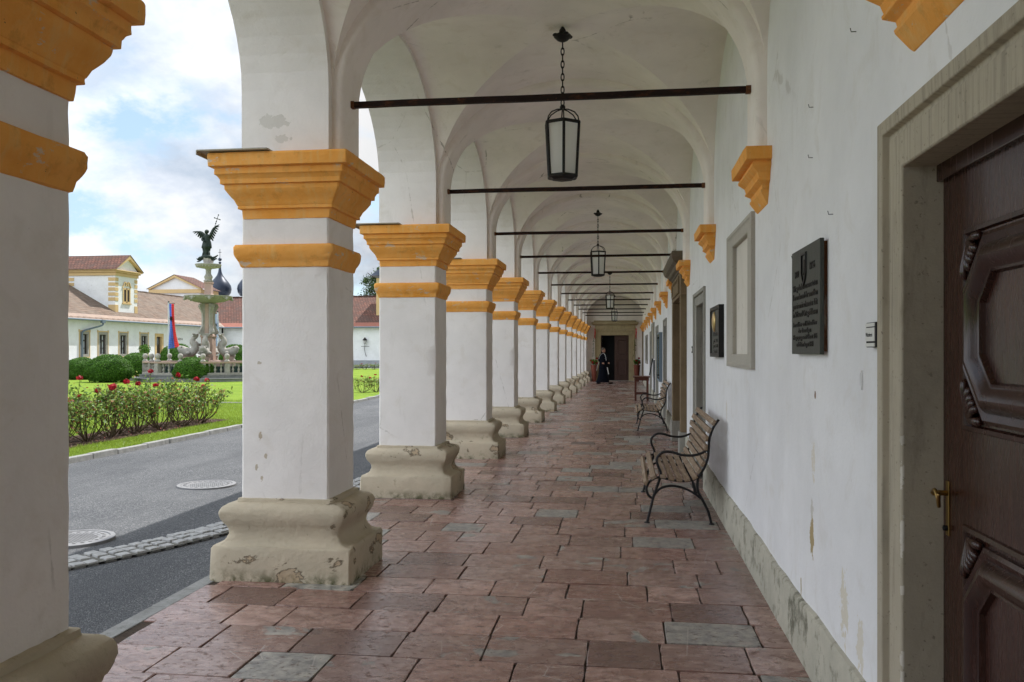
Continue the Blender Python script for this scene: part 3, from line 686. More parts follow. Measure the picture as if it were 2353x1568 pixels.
# ------------------------------------------------------------------ pillars
ORD = ['nearest', 'second', 'third', 'fourth', 'fifth', 'sixth', 'seventh', 'eighth', 'ninth', 'tenth', 'eleventh', 'twelfth', 'thirteenth', 'fourteenth', 'fifteenth']
PCX = (XI + XO) / 2
def dens(prof, k=3):
    out = []
    for i in range(len(prof) - 1):
        for j in range(k): u = j / k; out.append((prof[i][0] + (prof[i + 1][0] - prof[i][0]) * u, prof[i][1] + (prof[i + 1][1] - prof[i][1]) * u))
    return out + [prof[-1]]
BASEP = [(.186, -.03), (.190, .02), (.188, .22), (.178, .238), (.14, .246), (.112, .262), (.094, .285), (.084, .315), (.086, .345), (.098, .372), (.116, .394), (.131, .42), (.139, .45), (.137, .478), (.124, .502), (.100, .520), (.068, .531), (.034, .535), (.028, .560), (-.02, .566)]
CAPP = [(-.01, 2.535), (.006, 2.538), (.012, 2.600), (.012, 2.604), (.034, 2.607), (.034, 2.628), (.038, 2.632), (.052, 2.665), (.082, 2.705), (.100, 2.735), (.102, 2.762), (.100, 2.766), (.122, 2.769), (.124, 2.800), (.138, 2.822), (.152, 2.832), (.152, 2.872), (.150, 2.876), (.184, 2.882), (.186, 2.958), (.180, 2.972), (-.02, 2.975)]
NECK = [(-.01, 2.19), (.006, 2.20), (.014, 2.235), (.030, 2.262), (.040, 2.29), (.042, 2.335), (.034, 2.352), (-.01, 2.358)]
def pillar_mesh(root, cy, sheet_on):
    x = PCX; h = (XI - XO) / 2
    MB().sqsweep([(0, z) for z in np.linspace(.53, 2.98, 26)], x, cy, h, PD / 2, 6, .012, .0026).build('shaft', M_white, root, smooth=True, auto=40)
    MB().sqsweep(dens(BASEP, 2), x + .005, cy, h, PD / 2, 12, .012, .0045, .62).build('base', M_base, root, smooth=True, auto=45)
    MB().sqsweep(dens(CAPP, 2), x + .012, cy, h - .005, PD / 2, 12, .008, .0022).build('capital', M_ochre, root, smooth=True, auto=24)
    MB().sqsweep(dens(NECK, 2), x, cy, h + .004, PD / 2 + .004, 10, .01, .003).build('necking_band', M_ochre, root, smooth=True, auto=38)
    if sheet_on:
        b = MB(); b.box(XO - .23, XO + .28, cy - PD / 2 - .215, cy + PD / 2 + .2, 2.979, 2.99); b.box(XO - .233, XO - .225, cy - PD / 2 - .215, cy + PD / 2 + .2, 2.955, 2.985)
        b.build('cover_sheet', M_sheetm, root, bevel=.002)
NEARD = {0: 'white pillar behind the viewpoint at the start of the arcade', 1: 'nearest white pillar, cut by the left edge of the photo', 2: 'second white pillar, large, with peeling beige base beside the asphalt',
         3: 'third white pillar from the camera, grey patch on its upper ochre band', 4: 'fourth white pillar from the camera along the arcade'}
variants = []
for v in range(3):
    i = v + 1
    r_ = thing('pillar', (PCX, PC[i], 0), 'x', 'pillar', 'ochre banded pillars of the arcade'); pillar_mesh(r_, PC[i], True); variants.append((r_, i))
for i in range(len(PF)):
    lb = NEARD.get(i) or ('%s white pillar from the camera along the arcade' % ORD[i - 1] if i < len(PF) - 1 else 'last and farthest white pillar, against the end wall')
    k = [v for v in variants if v[1] == i]
    if k: k[0][0]['label'] = lb; continue
    clone(variants[i % 3][0], (PCX, PC[i], 0), lb)

# ------------------------------------------------------------------ corbels
CBP = [(.275, .004, 2.572), (.285, .016, 2.585), (.325, .050, 2.645), (.335, .052, 2.660), (.335, .040, 2.664), (.345, .044, 2.690), (.385, .078, 2.712), (.390, .080, 2.724), (.388, .070, 2.728), (.405, .082, 2.765), (.445, .118, 2.80), (.447, .120, 2.818), (.440, .108, 2.822), (.442, .110, 2.832), (.482, .158, 2.838), (.487, .162, 2.918), (.30, .16, 2.924)]
def corbel(root, cy):
    b = MB(); vs = []
    for wy, pr, z in CBP:
        wy *= .78
        for (sx_, sy_) in ((0, -1), (1, -1), (1, 1), (0, 1)):
            j = random.uniform(-.003, .003); vs.append((XW + .004 - (pr + .004) * sx_ + j * sx_, cy + wy * sy_ + j, z))
    fs = []
    for i in range(len(CBP) - 1):
        for j in range(3): a = 4 * i + j; fs.append((a, a + 1, a + 5, a + 4))
    n = 4 * (len(CBP) - 1); fs += [(0, 1, 2, 3), (n, n + 1, n + 2, n + 3)]; b.add(vs, fs)
    b.build('corbel_body', M_ochre, root, bevel=.006)
cr0 = None
for i in range(1, len(PC)):
    cy = PC[i] - .03 + (.06 if i == 1 else 0)
    lb = {1: 'nearest ochre wall corbel, cut by the top edge of the photo', 2: 'ochre wall corbel above the blank stone window niche'}.get(i) or '%s ochre wall corbel from the camera on the right wall' % (ORD[i - 1] if i < len(PC) - 1 else 'last')
    if cr0 is None:
        cr0 = thing('wall_corbel', (XW, cy, 2.57), lb, 'corbel', 'ochre corbels along the right wall'); corbel(cr0, cy)
    else: clone(cr0, (XW, cy, 2.57), lb)

# ------------------------------------------------------------------ tie rods
tr0 = None
for i in range(2, len(PC) - 1):
    lb = '%s iron tie rod from the camera across the vault' % ORD[i - 2] if i < len(PC) - 2 else 'farthest iron tie rod across the vault, above the end door'
    if tr0 is None:
        tr0 = thing('tie_rod', (XI + .06, PC[i], 3.40), lb, 'tie rod', 'rusty tie rods across the vault'); y = PC[i]
        b = MB(); n = 30; xs = np.linspace(XI + .06, XW - .06, n)
        b.tube([(x, y + .001 * math.sin(x * 5), 3.40 + .0012 * math.sin(x * 3.3) + .0007 * math.sin(x * 11)) for x in xs], .029, 4); b.build('bar', M_rod, tr0, smooth=True, auto=40)
        for x0, x1 in ((XI + .05, XI + .10), (XW - .11, XW - .05)):
            MB().box(x0, x1, y - .025, y + .025, 3.375, 3.426).build('bar_end', M_rodend, tr0, bevel=.004)
    else: clone(tr0, (XI + .06, PC[i], 3.40), lb)

# ------------------------------------------------------------------ lanterns
def lantern(root, x, y):
    zc = 4.545; rot = R(8)
    b = MB(); b.lathe([(.012, 0), (.03, -.03), (.035, -.06), (.075, -.075), (.08, -.09), (.05, -.12), (.02, -.135)], (x, y, zc), 16)
    for k in range(4):
        a = k * PI / 2 + .5; b.sphere((x + .07 * math.cos(a), y + .07 * math.sin(a), zc - .082), .028, 8, 6, sz=.6)
    b.build('ceiling_boss', M_iron, root, smooth=True, auto=50)
    b = MB(); z = zc - .13; k = 0
    while z > 3.86:
        ring = []; L, w_ = .036, .014
        for j in range(13):
            a = 2 * PI * j / 12; u, v = w_ * math.sin(a), L * math.cos(a)
            ring.append((x + (u if k % 2 else 0), y + (0 if k % 2 else u), z - L + v))
        b.tube(ring, .0055, 6, cap=False); z -= .058; k += 1
    b.build('chain', M_iron, root, smooth=True)
    f = MB(); f.sphere((x, y, 3.815), .026, 12, 8)
    rt_, rb = .165, .138; zt, zb = 3.665, 3.185
    for k in range(6):
        a = rot + k * PI / 3 + PI / 6; ca, sa = math.cos(a), math.sin(a)
        f.tube([(x + rt_ * ca, y + rt_ * sa, zt), (x + rt_ * .93 * ca, y + rt_ * .93 * sa, zt + .05), (x + rt_ * .72 * ca, y + rt_ * .72 * sa, zt + .095), (x + rt_ * .35 * ca, y + rt_ * .35 * sa, zt + .125), (x, y, zt + .135)], .006, 6)
        f.tube([(x + rt_ * ca, y + rt_ * sa, zt), (x + rb * ca, y + rb * sa, zb)], .0135, 6)
        a2 = a + PI / 3
        for r_, z_ in ((rt_, zt), (rb, zb)):
            p, q = Vector((x + r_ * ca, y + r_ * sa, z_)), Vector((x + r_ * math.cos(a2), y + r_ * math.sin(a2), z_)); f.tube([p, q], .015, 6)
    f.tube([(x, y, zt + .135), (x, y, 3.80)], .008, 6)
    f.build('iron_frame', M_iron, root, smooth=True, auto=50)
    for k in range(6):
        a = rot + k * PI / 3 + PI / 6; a2 = a + PI / 3; q = .965
        MB().quad((x + rt_ * q * math.cos(a), y + rt_ * q * math.sin(a), zt), (x + rt_ * q * math.cos(a2), y + rt_ * q * math.sin(a2), zt), (x + rb * q * math.cos(a2), y + rb * q * math.sin(a2), zb), (x + rb * q * math.cos(a), y + rb * q * math.sin(a), zb)).build('glass_pane', M_frost, root)
    MB().lathe([(rb * .93, zb - .01), (rb * .7, zb - .028), (.03, zb - .036)], (x, y, 0), 6, rot=rot + PI / 6).build('bottom_plate', M_iron, root)
ln = None
for i, lb in ((2, 'nearest and largest hanging lantern, frosted panes in a black frame'), (5, 'second hanging lantern from the camera, frosted panes'), (9, 'third hanging lantern from the camera, frosted panes'), (13, 'farthest and smallest hanging lantern, near the end door')):
    y = (PC[i] + PC[i + 1]) / 2
    if ln is None: ln = thing('hanging_lantern', (XCN, y, 3.17), lb, 'lantern', 'lanterns hanging from the vault'); lantern(ln, XCN, y)
    else: clone(ln, (XCN, y, 3.17), lb)

# ------------------------------------------------------------------ doorways in the right wall
def rect(a0, a1, b0, b1): return [(a0, b0), (a1, b0), (a1, b1), (a0, b1)]
def surround(root, name, a0, a1, b1, o0, o1, ob, m, fn, hs, depth, b0=0.0, prof=None):
    """frame round an opening a0..a1 up to b1 reaching out to o0..o1, ob; open at the bottom"""
    wd = a0 - o0
    path = [(a1, b0), (a1, b1), (a0, b1), (a0, b0)]      # going round with the outside on the right-hand side
    b = MB()
    def pt(k):
        return [(a1 + (o1 - a1) * k, b0), (a1 + (o1 - a1) * k, b1 + (ob - b1) * k), (a0 - (a0 - o0) * k, b1 + (ob - b1) * k), (a0 - (a0 - o0) * k, b0)]
    prof = prof or [(0, -depth), (0, hs - .004), (.03, hs), (.60, hs), (.63, hs - .008), (.70, hs - .008), (.735, hs + .018), (.97, hs + .02), (1, hs + .012), (1, -.01)]
    rows = [[fn(a, c, h) for a, c in pt(k)] for k, h in prof]; vs = []; fs = []
    for r_ in rows: vs += r_
    for i in range(len(rows) - 1):
        for j in range(3): q = 4 * i + j; fs.append((q, q + 1, q + 5, q + 4))
    b.add(vs, fs); return b.build(name, m, root, bevel=.004)
d1 = thing('panelled_door', (XW, 2.25, 0), 'dark brown carved panel door in a grey stone frame at the right edge', 'door')
surround(d1, 'stone_frame', 1.50, 3.01, 2.22, 1.28, 3.225, 2.415, M_jamb, RWF, .012, .124)
XL1 = 1.052
lf = MB(); lf.box(XL1, XL1 + .05, 1.46, 3.05, .0, 2.27); leaf = lf.build('door_leaf', M_door, d1)
LFN = lambda a, b, h: (XL1 - h, a, b)
MB().box(XL1 - .022, XL1 + .003, 1.46, 3.05, 2.165, 2.27).build('top_rail', M_doormold, d1, bevel=.004)
prof = [(0, 0), (.002, .016), (.014, .022), (.026, .016), (.034, .012), (.040, .022), (.056, .038), (.074, .042), (.092, .034), (.104, .018), (.112, .014), (.120, .016), (.126, 0)]
for (z0, z1_) in ((1.385, 1.95), (.16, 1.03)):
    y0, y1 = 1.72, 2.80; c = .15
    poly = [(y0 + c, z0), (y1 - c, z0), (y1, z0 + c * 1.05), (y1, z1_ - c * 1.05), (y1 - c, z1_), (y0 + c, z1_), (y0, z1_ - c * 1.05), (y0, z0 + c * 1.05)]
    MB().mold(poly, prof, LFN).build('panel_moulding', M_doormold, d1, smooth=True, auto=35)
    MB().mold(rect(y0 - .012, y1 + .012, z0 - .012, z1_ + .012), [(-.02, 0), (-.016, .008), (-.002, .010), (.004, 0)], LFN).build('panel_bead', M_doormold, d1)
    for (ya, zb_, sy_, sz_) in ((y1, z0, -1, 1), (y1, z1_, -1, -1), (y0, z0, 1, 1), (y0, z1_, 1, -1)):
        s_ = MB()
        for k in range(6):
            u = k / 5; ang = u * PI / 2; q0 = Vector((XL1 - .004, ya + sy_ * .006, zb_ + sz_ * .006)); e_ = q0 + Vector((0, sy_ * .118 * math.cos(ang) ** .8 * (1 - .28 * math.sin(2 * ang)), sz_ * .122 * math.sin(ang) ** .8 * (1 - .28 * math.sin(2 * ang))))
            s_.tube(smooth_path([q0, q0.lerp(e_, .4) + Vector((-.006, 0, 0)), q0.lerp(e_, .8) + Vector((-.012, 0, 0)), e_ + Vector((-.004, 0, 0))], 3), [.006, .008, .009, .011, .012, .013, .014, .014, .012, .008], 8)
        s_.build('corner_carving', M_doormold, d1, smooth=True)
hp = MB(); hp.box(XL1 - .005, XL1, 2.953, 2.979, .995, 1.175); plate = hp.build('lock_plate', M_brass, d1, bevel=.003)
hb = MB(); hb.tube([(XL1 - .005, 2.965, 1.135), (XL1 - .05, 2.965, 1.135)], .009, 10)
hb.tube(smooth_path([(XL1 - .05, 2.965, 1.135), (XL1 - .055, 2.93, 1.15), (XL1 - .056, 2.90, 1.13), (XL1 - .058, 2.885, 1.105), (XL1 - .066, 2.865, 1.125), (XL1 - .07, 2.85, 1.15)], 5), .0065, 8)
hb.build('handle', M_brass, plate, smooth=True); MB().lathe([(.009, 0), (.009, .012)], (0, 0, 0), 12).xf(Matrix.Translation((XL1 - .004, 2.965, 1.02)) @ Matrix.Rotation(R(-90), 4, 'Y')).build('keyhole', M_black, plate)
# blank window niche
ni = thing('window_niche', (XW, 7.1, 1.47), 'empty window niche framed in grey stone on the right wall', 'window')
FRP = [(0, -.01), (0, .03), (.25, .034), (.32, .026), (.42, .022), (.94, .020), (1, .014), (1, -.12)]
b = MB(); rows = []
for k, h in FRP:
    oo = (6.34, 7.85, 1.47, 2.615); ii = (6.62, 7.54, 1.577, 2.495); q = [oo[j] + (ii[j] - oo[j]) * k for j in range(4)]
    rows.append([RWF(*p, h) for p in rect(*q)])
vs = sum(rows, []); fs = []
for i in range(len(rows) - 1):
    for j in range(4): fs.append((4 * i + j, 4 * i + (j + 1) % 4, 4 * i + 4 + (j + 1) % 4, 4 * i + 4 + j))
b.add(vs, fs); b.build('stone_frame', mat('beige_grey_stone', rough=.85, fn=f_stone((.47, .44, .38), (.40, .375, .325), (.3, .28, .24))), ni, bevel=.004)
MB().box(XW + .02, XW + .06, 6.6, 7.56, 1.56, 2.51).build('blank_panel', mat('cream_panel', rough=.8, fn=plaster((.72, .68, .61), .2, .2)), ni)
# plain grey doors
def plain_door(a0, a1, b1, o0, o1, ob, label, dm, b0=0.0):
    r_ = thing('grey_framed_door', (XW, (a0 + a1) / 2, b0), label, 'door'); surround(r_, 'stone_frame', a0, a1, b1, o0, o1, ob, M_greyst, RWF, .01, .22, b0)
    MB().box(XW + .16, XW + .2, a0 - .01, a1 + .01, b0, b1 + .01).build('door_leaf', dm, r_); y = a0 + .09
    MB().tube([(XW + .16, y, 1.08), (XW + .10, y, 1.08), (XW + .10, y + .11, 1.08)], .012, 8).build('handle', M_iron, r_); return r_
M_gdoor = mat('grey_brown_door', spec=.3, fn=f_dwood((.13, .11, .085), (.19, .165, .13), .5))
plain_door(10.36, 11.45, 2.19, 10.17, 11.75, 2.365, 'grey brown door in a plain stone frame behind the nearer bench', M_gdoor)
plain_door(19.75, 20.83, 2.20, 19.55, 21.03, 2.365, 'grey framed door just beyond the farther bench', M_gdoor)
plain_door(24.7, 25.93, 2.2, 24.45, 26.18, 2.35, 'grey framed door between the glass showcase and the red brown table', M_gdoor)
plain_door(30.8, 32.1, 2.18, 30.5, 32.4, 2.33, 'narrow grey framed door beyond the red brown table', M_gdoor)
wn = thing('grey_framed_window', (XW, 37.3, 1.1), 'grey framed window low on the far right wall', 'window')
surround(wn, 'stone_frame', 36.1, 38.4, 2.2, 35.8, 38.8, 2.3, M_greyst, RWF, .03, .2, 1.2); MB().box(XW - .05, XW + .02, 35.8, 38.8, 1.08, 1.2).build('sill', M_greyst, wn); MB().box(XW + .15, XW + .18, 36.1, 38.4, 1.2, 2.2).build('pane', M_glassd, wn)
fr = thing('framed_board', (XW, 28.7, 1.37), 'tall grey framed board hung above the red brown table', 'board')
MB().mold(rect(27.75, 29.7, 1.37, 2.54), [(0, 0), (0, .05), (.10, .05), (.12, .02)], RWF).build('frame', M_greyst, fr); MB().box(XW - .02, XW, 27.85, 29.6, 1.47, 2.44).build('panel', M_jamb, fr)
ed = thing('dark_side_door', (XW, 45.25, 0), 'dark door in the right wall beside the end doorway', 'door')
surround(ed, 'stone_frame', 44.75, 45.75, 2.5, 44.55, 45.95, 2.65, M_brownst, RWF, .03, .2); MB().box(XW + .1, XW + .14, 44.7, 45.8, 0, 2.5).build('door_leaf', M_door, ed)
# brown stone portal
po = thing('stone_portal', (XW, 14.5, 0), 'brown stone portal with a jutting cornice on the right wall', 'doorway')
b = MB(); a0, a1, bt = 13.55, 15.5, 2.46
for (p, q) in ((13.27, 13.55), (15.5, 15.8)): b.box(XW - .09, XW + .30, p, q, .36, 2.46)
b.box(XW - .09, XW + .30, 13.27, 15.8, 2.463, 2.84); b.build('jambs_and_lintel', M_brownst, po, bevel=.008)
for (p, q) in ((13.24, 13.57), (15.48, 15.83)): MB().box(XW - .115, XW + .30, p, q, 0, .36).build('plinth_block', M_greyst, po, bevel=.008)
b = MB(); b.mold([(13.6, 2.52), (15.45, 2.52), (15.45, 2.78), (13.6, 2.78)], [(0, 0), (.0, .02), (.03, .03), (.05, .0)], lambda a, c, h: (XW - .09 - h, a, c)); b.build('frieze_panel', M_brownst, po)
cor = [(.10, 2.843), (.11, 2.87), (.15, 2.89), (.16, 2.92), (.165, 2.94), (.21, 2.97), (.235, 3.03), (.24, 3.10), (.23, 3.12)]; b = MB(); vs = []
for pr, z in cor: vs += [(XW + .01, 13.27 - pr + .03, z), (XW - pr, 13.27 - pr + .03, z), (XW - pr, 15.8 + pr - .03, z), (XW + .01, 15.8 + pr - .03, z)]
fs = []
for i in range(len(cor) - 1):
    for j in range(3): q = 4 * i + j; fs.append((q, q + 1, q + 5, q + 4))
n = 4 * (len(cor) - 1); fs += [(0, 1, 2, 3), (n, n + 1, n + 2, n + 3)]; b.add(vs, fs); b.build('cornice', mat('dark_cornice_stone', rough=.85, fn=f_stone((.17, .14, .10), (.12, .10, .075), (.07, .06, .05), 3)), po, bevel=.004)
MB().box(XW + .22, XW + .26, 13.5, 15.55, 0, 2.47).build('door_leaf', M_brownst, po)
# end doorway
edr = thing('end_doorway', (-.57, YE, 0), 'tall yellowish stone doorway with one leaf open at the far end', 'doorway')
surround(edr, 'stone_frame', -1.32, .18, 2.47, -1.63, .52, 2.78, M_sand, EWF, .06, .5)
b = MB(); b.box(-1.64, .53, YE - .075, YE + .01, 2.783, 3.0); b.build('frieze', M_sand, edr, bevel=.006)
b = MB(); vs = []
for pr, z in [(.09, 3.003), (.12, 3.03), (.16, 3.06), (.2, 3.08), (.21, 3.15), (.2, 3.18), (.06, 3.20), (.06, 3.27)]:
    vs += [(-1.64 - pr * .85, YE + .01, z), (-1.64 - pr * .85, YE - pr, z), (.53 + pr * .85, YE - pr, z), (.53 + pr * .85, YE + .01, z)]
fs = [(4 * i + j, 4 * i + j + 1, 4 * i + j + 5, 4 * i + j + 4) for i in range(7) for j in range(3)] + [(28, 29, 30, 31)]; b.add(vs, fs); b.build('cornice', M_sand, edr)
rl = MB(); rl.box(-.58, .17, YE + .10, YE + .15, .02, 2.46); rlo = rl.build('closed_leaf', M_enddoor, edr)
for (z0, z1_) in ((1.42, 2.25), (.3, 1.15)):
    pl = [(-.40, z0), (.02, z0), (.08, z0 + .12), (.08, z1_ - .12), (.02, z1_), (-.40, z1_), (-.46, z1_ - .12), (-.46, z0 + .12)]
    MB().mold(pl, [(0, 0), (.01, .03), (.05, .03), (.07, 0)], lambda a, c, h: (a, YE + .10 - h, c)).build('panel_moulding', M_enddoor, rlo)
ol = MB(); ol.box(-1.31, -1.26, YE + .12, YE + .85, .02, 2.46); ol.build('open_leaf', M_door, edr)
MB().box(-1.8, .7, YE - .22, YE + .4, -.01, .03).build('threshold', M_greyst, edr, bevel=.01)

# ------------------------------------------------------------------ signs and small wall things
def wallM(y, z, x): return Matrix.Translation((x, y, z)) @ Matrix(((0, 0, -1, 0), (-1, 0, 0, 0), (0, 1, 0, 0), (0, 0, 0, 1)))
pq = thing('bronze_plaque', (XW, 4.43, 1.585), 'large dark bronze memorial plaque with raised lettering and a shield', 'plaque')
MB().box(XW - .038, XW - .018, 4.10, 4.77, 1.586, 2.127).build('plate', M_plaque, pq, bevel=.003)
MB().box(XW - .0165, XW + .002, 4.12, 4.75, 1.60, 2.115).build('backing', M_rodend, pq)
sh = [(4.40, 2.085), (4.49, 2.085), (4.49, 1.995), (4.47, 1.965), (4.445, 1.945), (4.42, 1.965), (4.40, 1.995)]
MB().mold(sh, [(0, .0), (0, .008), (.010, .008), (.013, 0)], lambda a, c, h: (XW - .038 - h, a, c)).build('shield', M_letter, pq)
b = MB(); b.prism([(4.43, 2.06), (4.46, 2.06), (4.455, 2.02), (4.45, 1.985), (4.435, 2.0)], lambda a, c, h: (XW - .038 - h, a, c), 0, .005); b.build('shield_charge', M_letter, pq)
for body, yy, zz_, sz, wd in (('1920', 4.63, 1.985, .05, .095), ('1956', 4.26, 2.0, .05, .11), ('Wir gedenken unserer toten', 4.435, 1.915, .046, .58), ('Kameraden und der vermißten', 4.435, 1.868, .046, .58),
                              ('gemeinsam in schwerster Zeit', 4.435, 1.822, .046, .58), ('in Stift und Ort gefallenen', 4.435, 1.778, .046, .58), ('Fernaufklärer- und Nachtaufklärer', 4.435, 1.728, .036, .56),
                              ('der ehemaligen', 4.435, 1.695, .036, .3), ('Fliegergruppe mit Dienst 105', 4.435, 1.662, .036, .56), ('enthüllt im August 1984', 4.435, 1.625, .036, .4)):
    text('inscription', body, sz, M_letter, wallM(yy, zz_, XW - .0382), pq, .003, width=wd)
p2 = thing('portrait_plaque', (XW, 8.73, 1.56), 'narrow black plaque with an oval gilt portrait relief', 'plaque')
MB().box(XW - .035, XW, 8.32, 9.14, 1.56, 2.035).build('plate', M_plaque, p2, bevel=.004)
MB().mold(rect(8.30, 9.16, 1.545, 2.05), [(0, .0), (0, .05), (.035, .05), (.04, .03)], RWF).build('frame', M_letter, p2)
b = MB(); b.sphere((XW - .035, 8.83, 1.90), .10, 20, 12, sx=.28, sy=.85, sz=1.05); b.build('portrait_relief', M_gold, p2, smooth=True)
for body, zz_, wd in (('1842', 1.755, .42), ('geb. 24 I', 1.69, .4), ('gest. 5 XI', 1.64, .4), ('Stift', 1.585, .4)): text('inscription', body, .05, M_letter, wallM(8.73, zz_, XW - .0352), p2, .003, width=wd)
s1 = thing('name_plate', (XW, 3.25, 1.62), 'small black and white name plate reading Wäscherei beside the big door', 'sign')
MB().box(XW - .028, XW, 3.242, 3.375, 1.615, 1.708).build('holder', M_black, s1, bevel=.004); MB().box(XW - .0305, XW - .026, 3.256, 3.372, 1.638, 1.688).build('card', M_signw, s1)
for z0 in (1.618, 1.692): MB().box(XW - .0305, XW - .026, 3.256, 3.372, z0, z0 + .013).build('strip', M_signw, s1)
text('lettering', 'Wäscherei', .022, M_black, wallM(3.325, 1.655, XW - .0306), s1, .0006, width=.085)
s2 = thing('name_plate', (XW, 11.87, 1.58), 'tiny black name plate left of the grey door behind the bench', 'sign')
MB().box(XW - .03, XW, 11.79, 11.94, 1.58, 1.67).build('holder', M_black, s2, bevel=.003); MB().box(XW - .032, XW - .028, 11.81, 11.92, 1.60, 1.65).build('card', M_signw, s2)
ov = MB(); ov.lathe([(.032, 0), (.03, .006), (.024, .007), (.022, .004)], (0, 0, 0), 24, sx=.45); ov.xf(wallM(3.53, 1.487, XW)); ov.v = [(x, y, 1.487 + (z - 1.487) * 1.25) for x, y, z in ov.v]
tag(ov.build('oval_tag', M_wall, smooth=True, auto=40), 'small white oval tag on the wall under the bronze plaque', 'tag')
for (yy, zz_, lb) in ((3.62, 2.90, 'topmost bent iron nail high on the right wall'), (4.42, 2.82, 'bent iron nail right of the second ochre corbel'), (4.43, 2.57, 'bent iron nail level with the tip of the second ochre corbel'), (4.01, 2.22, 'bent iron nail above the right corner of the bronze plaque'), (4.86, 2.11, 'bent iron nail left of the bronze plaque')):
    b = MB(); b.tube([(XW + .005, yy, zz_), (XW - .02, yy, zz_), (XW - .022, yy + .004, zz_ + .016)], .0018, 6); tag(b.build('wall_nail', M_iron), lb, 'nail', 'old nails in the right wall')
sc = thing('glass_showcase', (XW, 22.75, .83), 'flat teal glazed showcase fixed to the right wall', 'showcase')
MB().box(XW - .07, XW - .02, 21.95, 23.55, .86, 2.06).build('glass', M_teal, sc); MB().mold(rect(21.92, 23.58, .83, 2.09), [(0, 0), (0, .08), (.04, .08), (.04, 0)], RWF).build('frame', M_gut, sc)
for z0 in (.98, 1.92): MB().box(XW - .13, XW, 21.93, 21.97, z0, z0 + .04).build('bracket', M_iron, sc)

# ------------------------------------------------------------------ benches
def bench(root, y0, y1):
    S = lambda pts, y: smooth_path([(x, y, z) for x, z in pts], 5)
    rear = [(.791, .0), (.759, .119), (.708, .224), (.671, .297), (.661, .371), (.680, .450), (.728, .531), (.756, .617), (.764, .712), (.772, .797), (.803, .892), (.855, .972)]
    seat = [(.680, .450), (.624, .410), (.531, .395), (.426, .405), (.321, .428), (.258, .411), (.216, .373), (.195, .319), (.216, .255), (.256, .229)]
    front = [(.2, .0), (.237, .15), (.263, .256), (.321, .42)]; arch = [(.263, .256), (.321, .322), (.416, .35), (.52, .336), (.614, .296), (.692, .239)]
    arm = [(.765, .70), (.708, .662), (.624, .636), (.52, .639), (.426, .664), (.353, .663), (.30, .62), (.29, .577), (.305, .524), (.326, .471), (.321, .428)]
    r2 = [(.614, .405), (.628, .34), (.640, .280)]
    for y in (y0 + .06, y1 - .06):
        b = MB()
        for ln_, r_ in ((rear, .0125), (seat, .012), (front, .0125), (arch, .011), (r2, .010)): b.tube(S(ln_, y), r_, 8)
        b.lathe([(.028, 0), (.026, .008), (.014, .014)], (.2, y, 0), 12); b.lathe([(.028, 0), (.026, .008), (.014, .014)], (.791, y, 0), 12)
        b.build('iron_side_frame', M_bend, root, smooth=True, auto=60)
        MB().tube(S(arm, y), .0125, 8).build('armrest', M_bend, root, smooth=True, auto=60)
    def slat(cx, cz, ang):
        b = MB(); b.box(-.026, .026, y0, y1, -.004, .024); b.xf(Matrix.Translation((cx, 0, cz)) @ Matrix.Rotation(ang, 4, 'Y')); b.build('slat', M_bwood, root, bevel=.004)
    for (x, z, a) in ((.200, .378, -62), (.262, .424, -28), (.345, .430, 6), (.420, .412, 10), (.495, .402, 2), (.568, .404, -10), (.640, .428, -32)): slat(x, z, R(a))
    for (x, z, a) in ((.690, .490, -52), (.729, .560, -64), (.752, .635, -78), (.757, .715, -84), (.762, .795, -78), (.787, .868, -66), (.826, .94, -58)): slat(x - .012, z, R(a))
bn = thing('park_bench', (.5, 8.8, 0), 'nearer slatted wooden bench with curved black iron arms against the wall', 'bench', 'slatted benches along the wall'); bench(bn, 8.0, 9.88)
clone(bn, (.545, 18.1, 0), 'farther slatted wooden bench, between the brown portal and the table')

# table, leaning board
tb = thing('small_table', (.52, 28.1, 0), 'red brown wooden side table standing near the right wall', 'table')
MB().box(.25, .80, 27.85, 28.9, .755, .79).build('tabletop', M_table, tb, bevel=.006); MB().box(.29, .76, 27.92, 28.83, .655, .755).build('apron', M_table, tb)
for x, y in ((.33, 27.97), (.72, 27.97), (.33, 28.78), (.72, 28.78)): MB().box(x - .028, x + .028, y - .028, y + .028, 0, .66).build('leg', M_table, tb, bevel=.004)
b = MB(); b.box(.345, .70, 27.95, 27.985, .20, .24); b.box(.345, .70, 28.76, 28.80, .20, .24); b.build('stretcher', M_table, tb)
lb_ = MB(); pr = [(.80, .80), (.905, 1.36), (.925, 1.36), (.825, .80)]; lb_.prism(pr, lambda a, c, h: (a, 28.95 + h, c), 0, .7); tag(lb_.build('leaning_board', M_black), 'thin black board leaning on the wall behind the table', 'board')
tag(MB().box(.885, .925, 27.4, 27.44, 0, 1.33).build('black_post', M_black), 'slim black post standing against the wall beside the table', 'post')

# ------------------------------------------------------------------ planters at the end door
def flowers(root, x, y, z, n, r):
    P = RNG.normal(0, 1, (n, 3)); P /= np.linalg.norm(P, axis=1)[:, None]; Q = np.array([x, y, z]) + P * np.array([r, r, r * .8]) * RNG.uniform(.5, 1.05, (n, 1))
    V, F = leaves(Q, P, .035, .8); npmesh('leaves', V, F, M_rose, root, np.c_[RNG.uniform(0, .6, n), np.zeros(n), np.zeros(n), np.ones(n)])
    for k in range(7):
        a = RNG.uniform(0, 2 * PI); c = np.array([x + r * .95 * math.cos(a), y - abs(r * .8 * math.sin(a)), z + RNG.uniform(-.12, .2)]); m_ = 24
        D = RNG.normal(0, 1, (m_, 3)); D /= np.linalg.norm(D, axis=1)[:, None]; V, F = leaves(c + D * .045, D, .03, .9, .2); npmesh('bloom', V, F, M_petal, root, np.c_[RNG.uniform(0, 1, m_), np.zeros((m_, 2)), np.ones(m_)])
pp = None
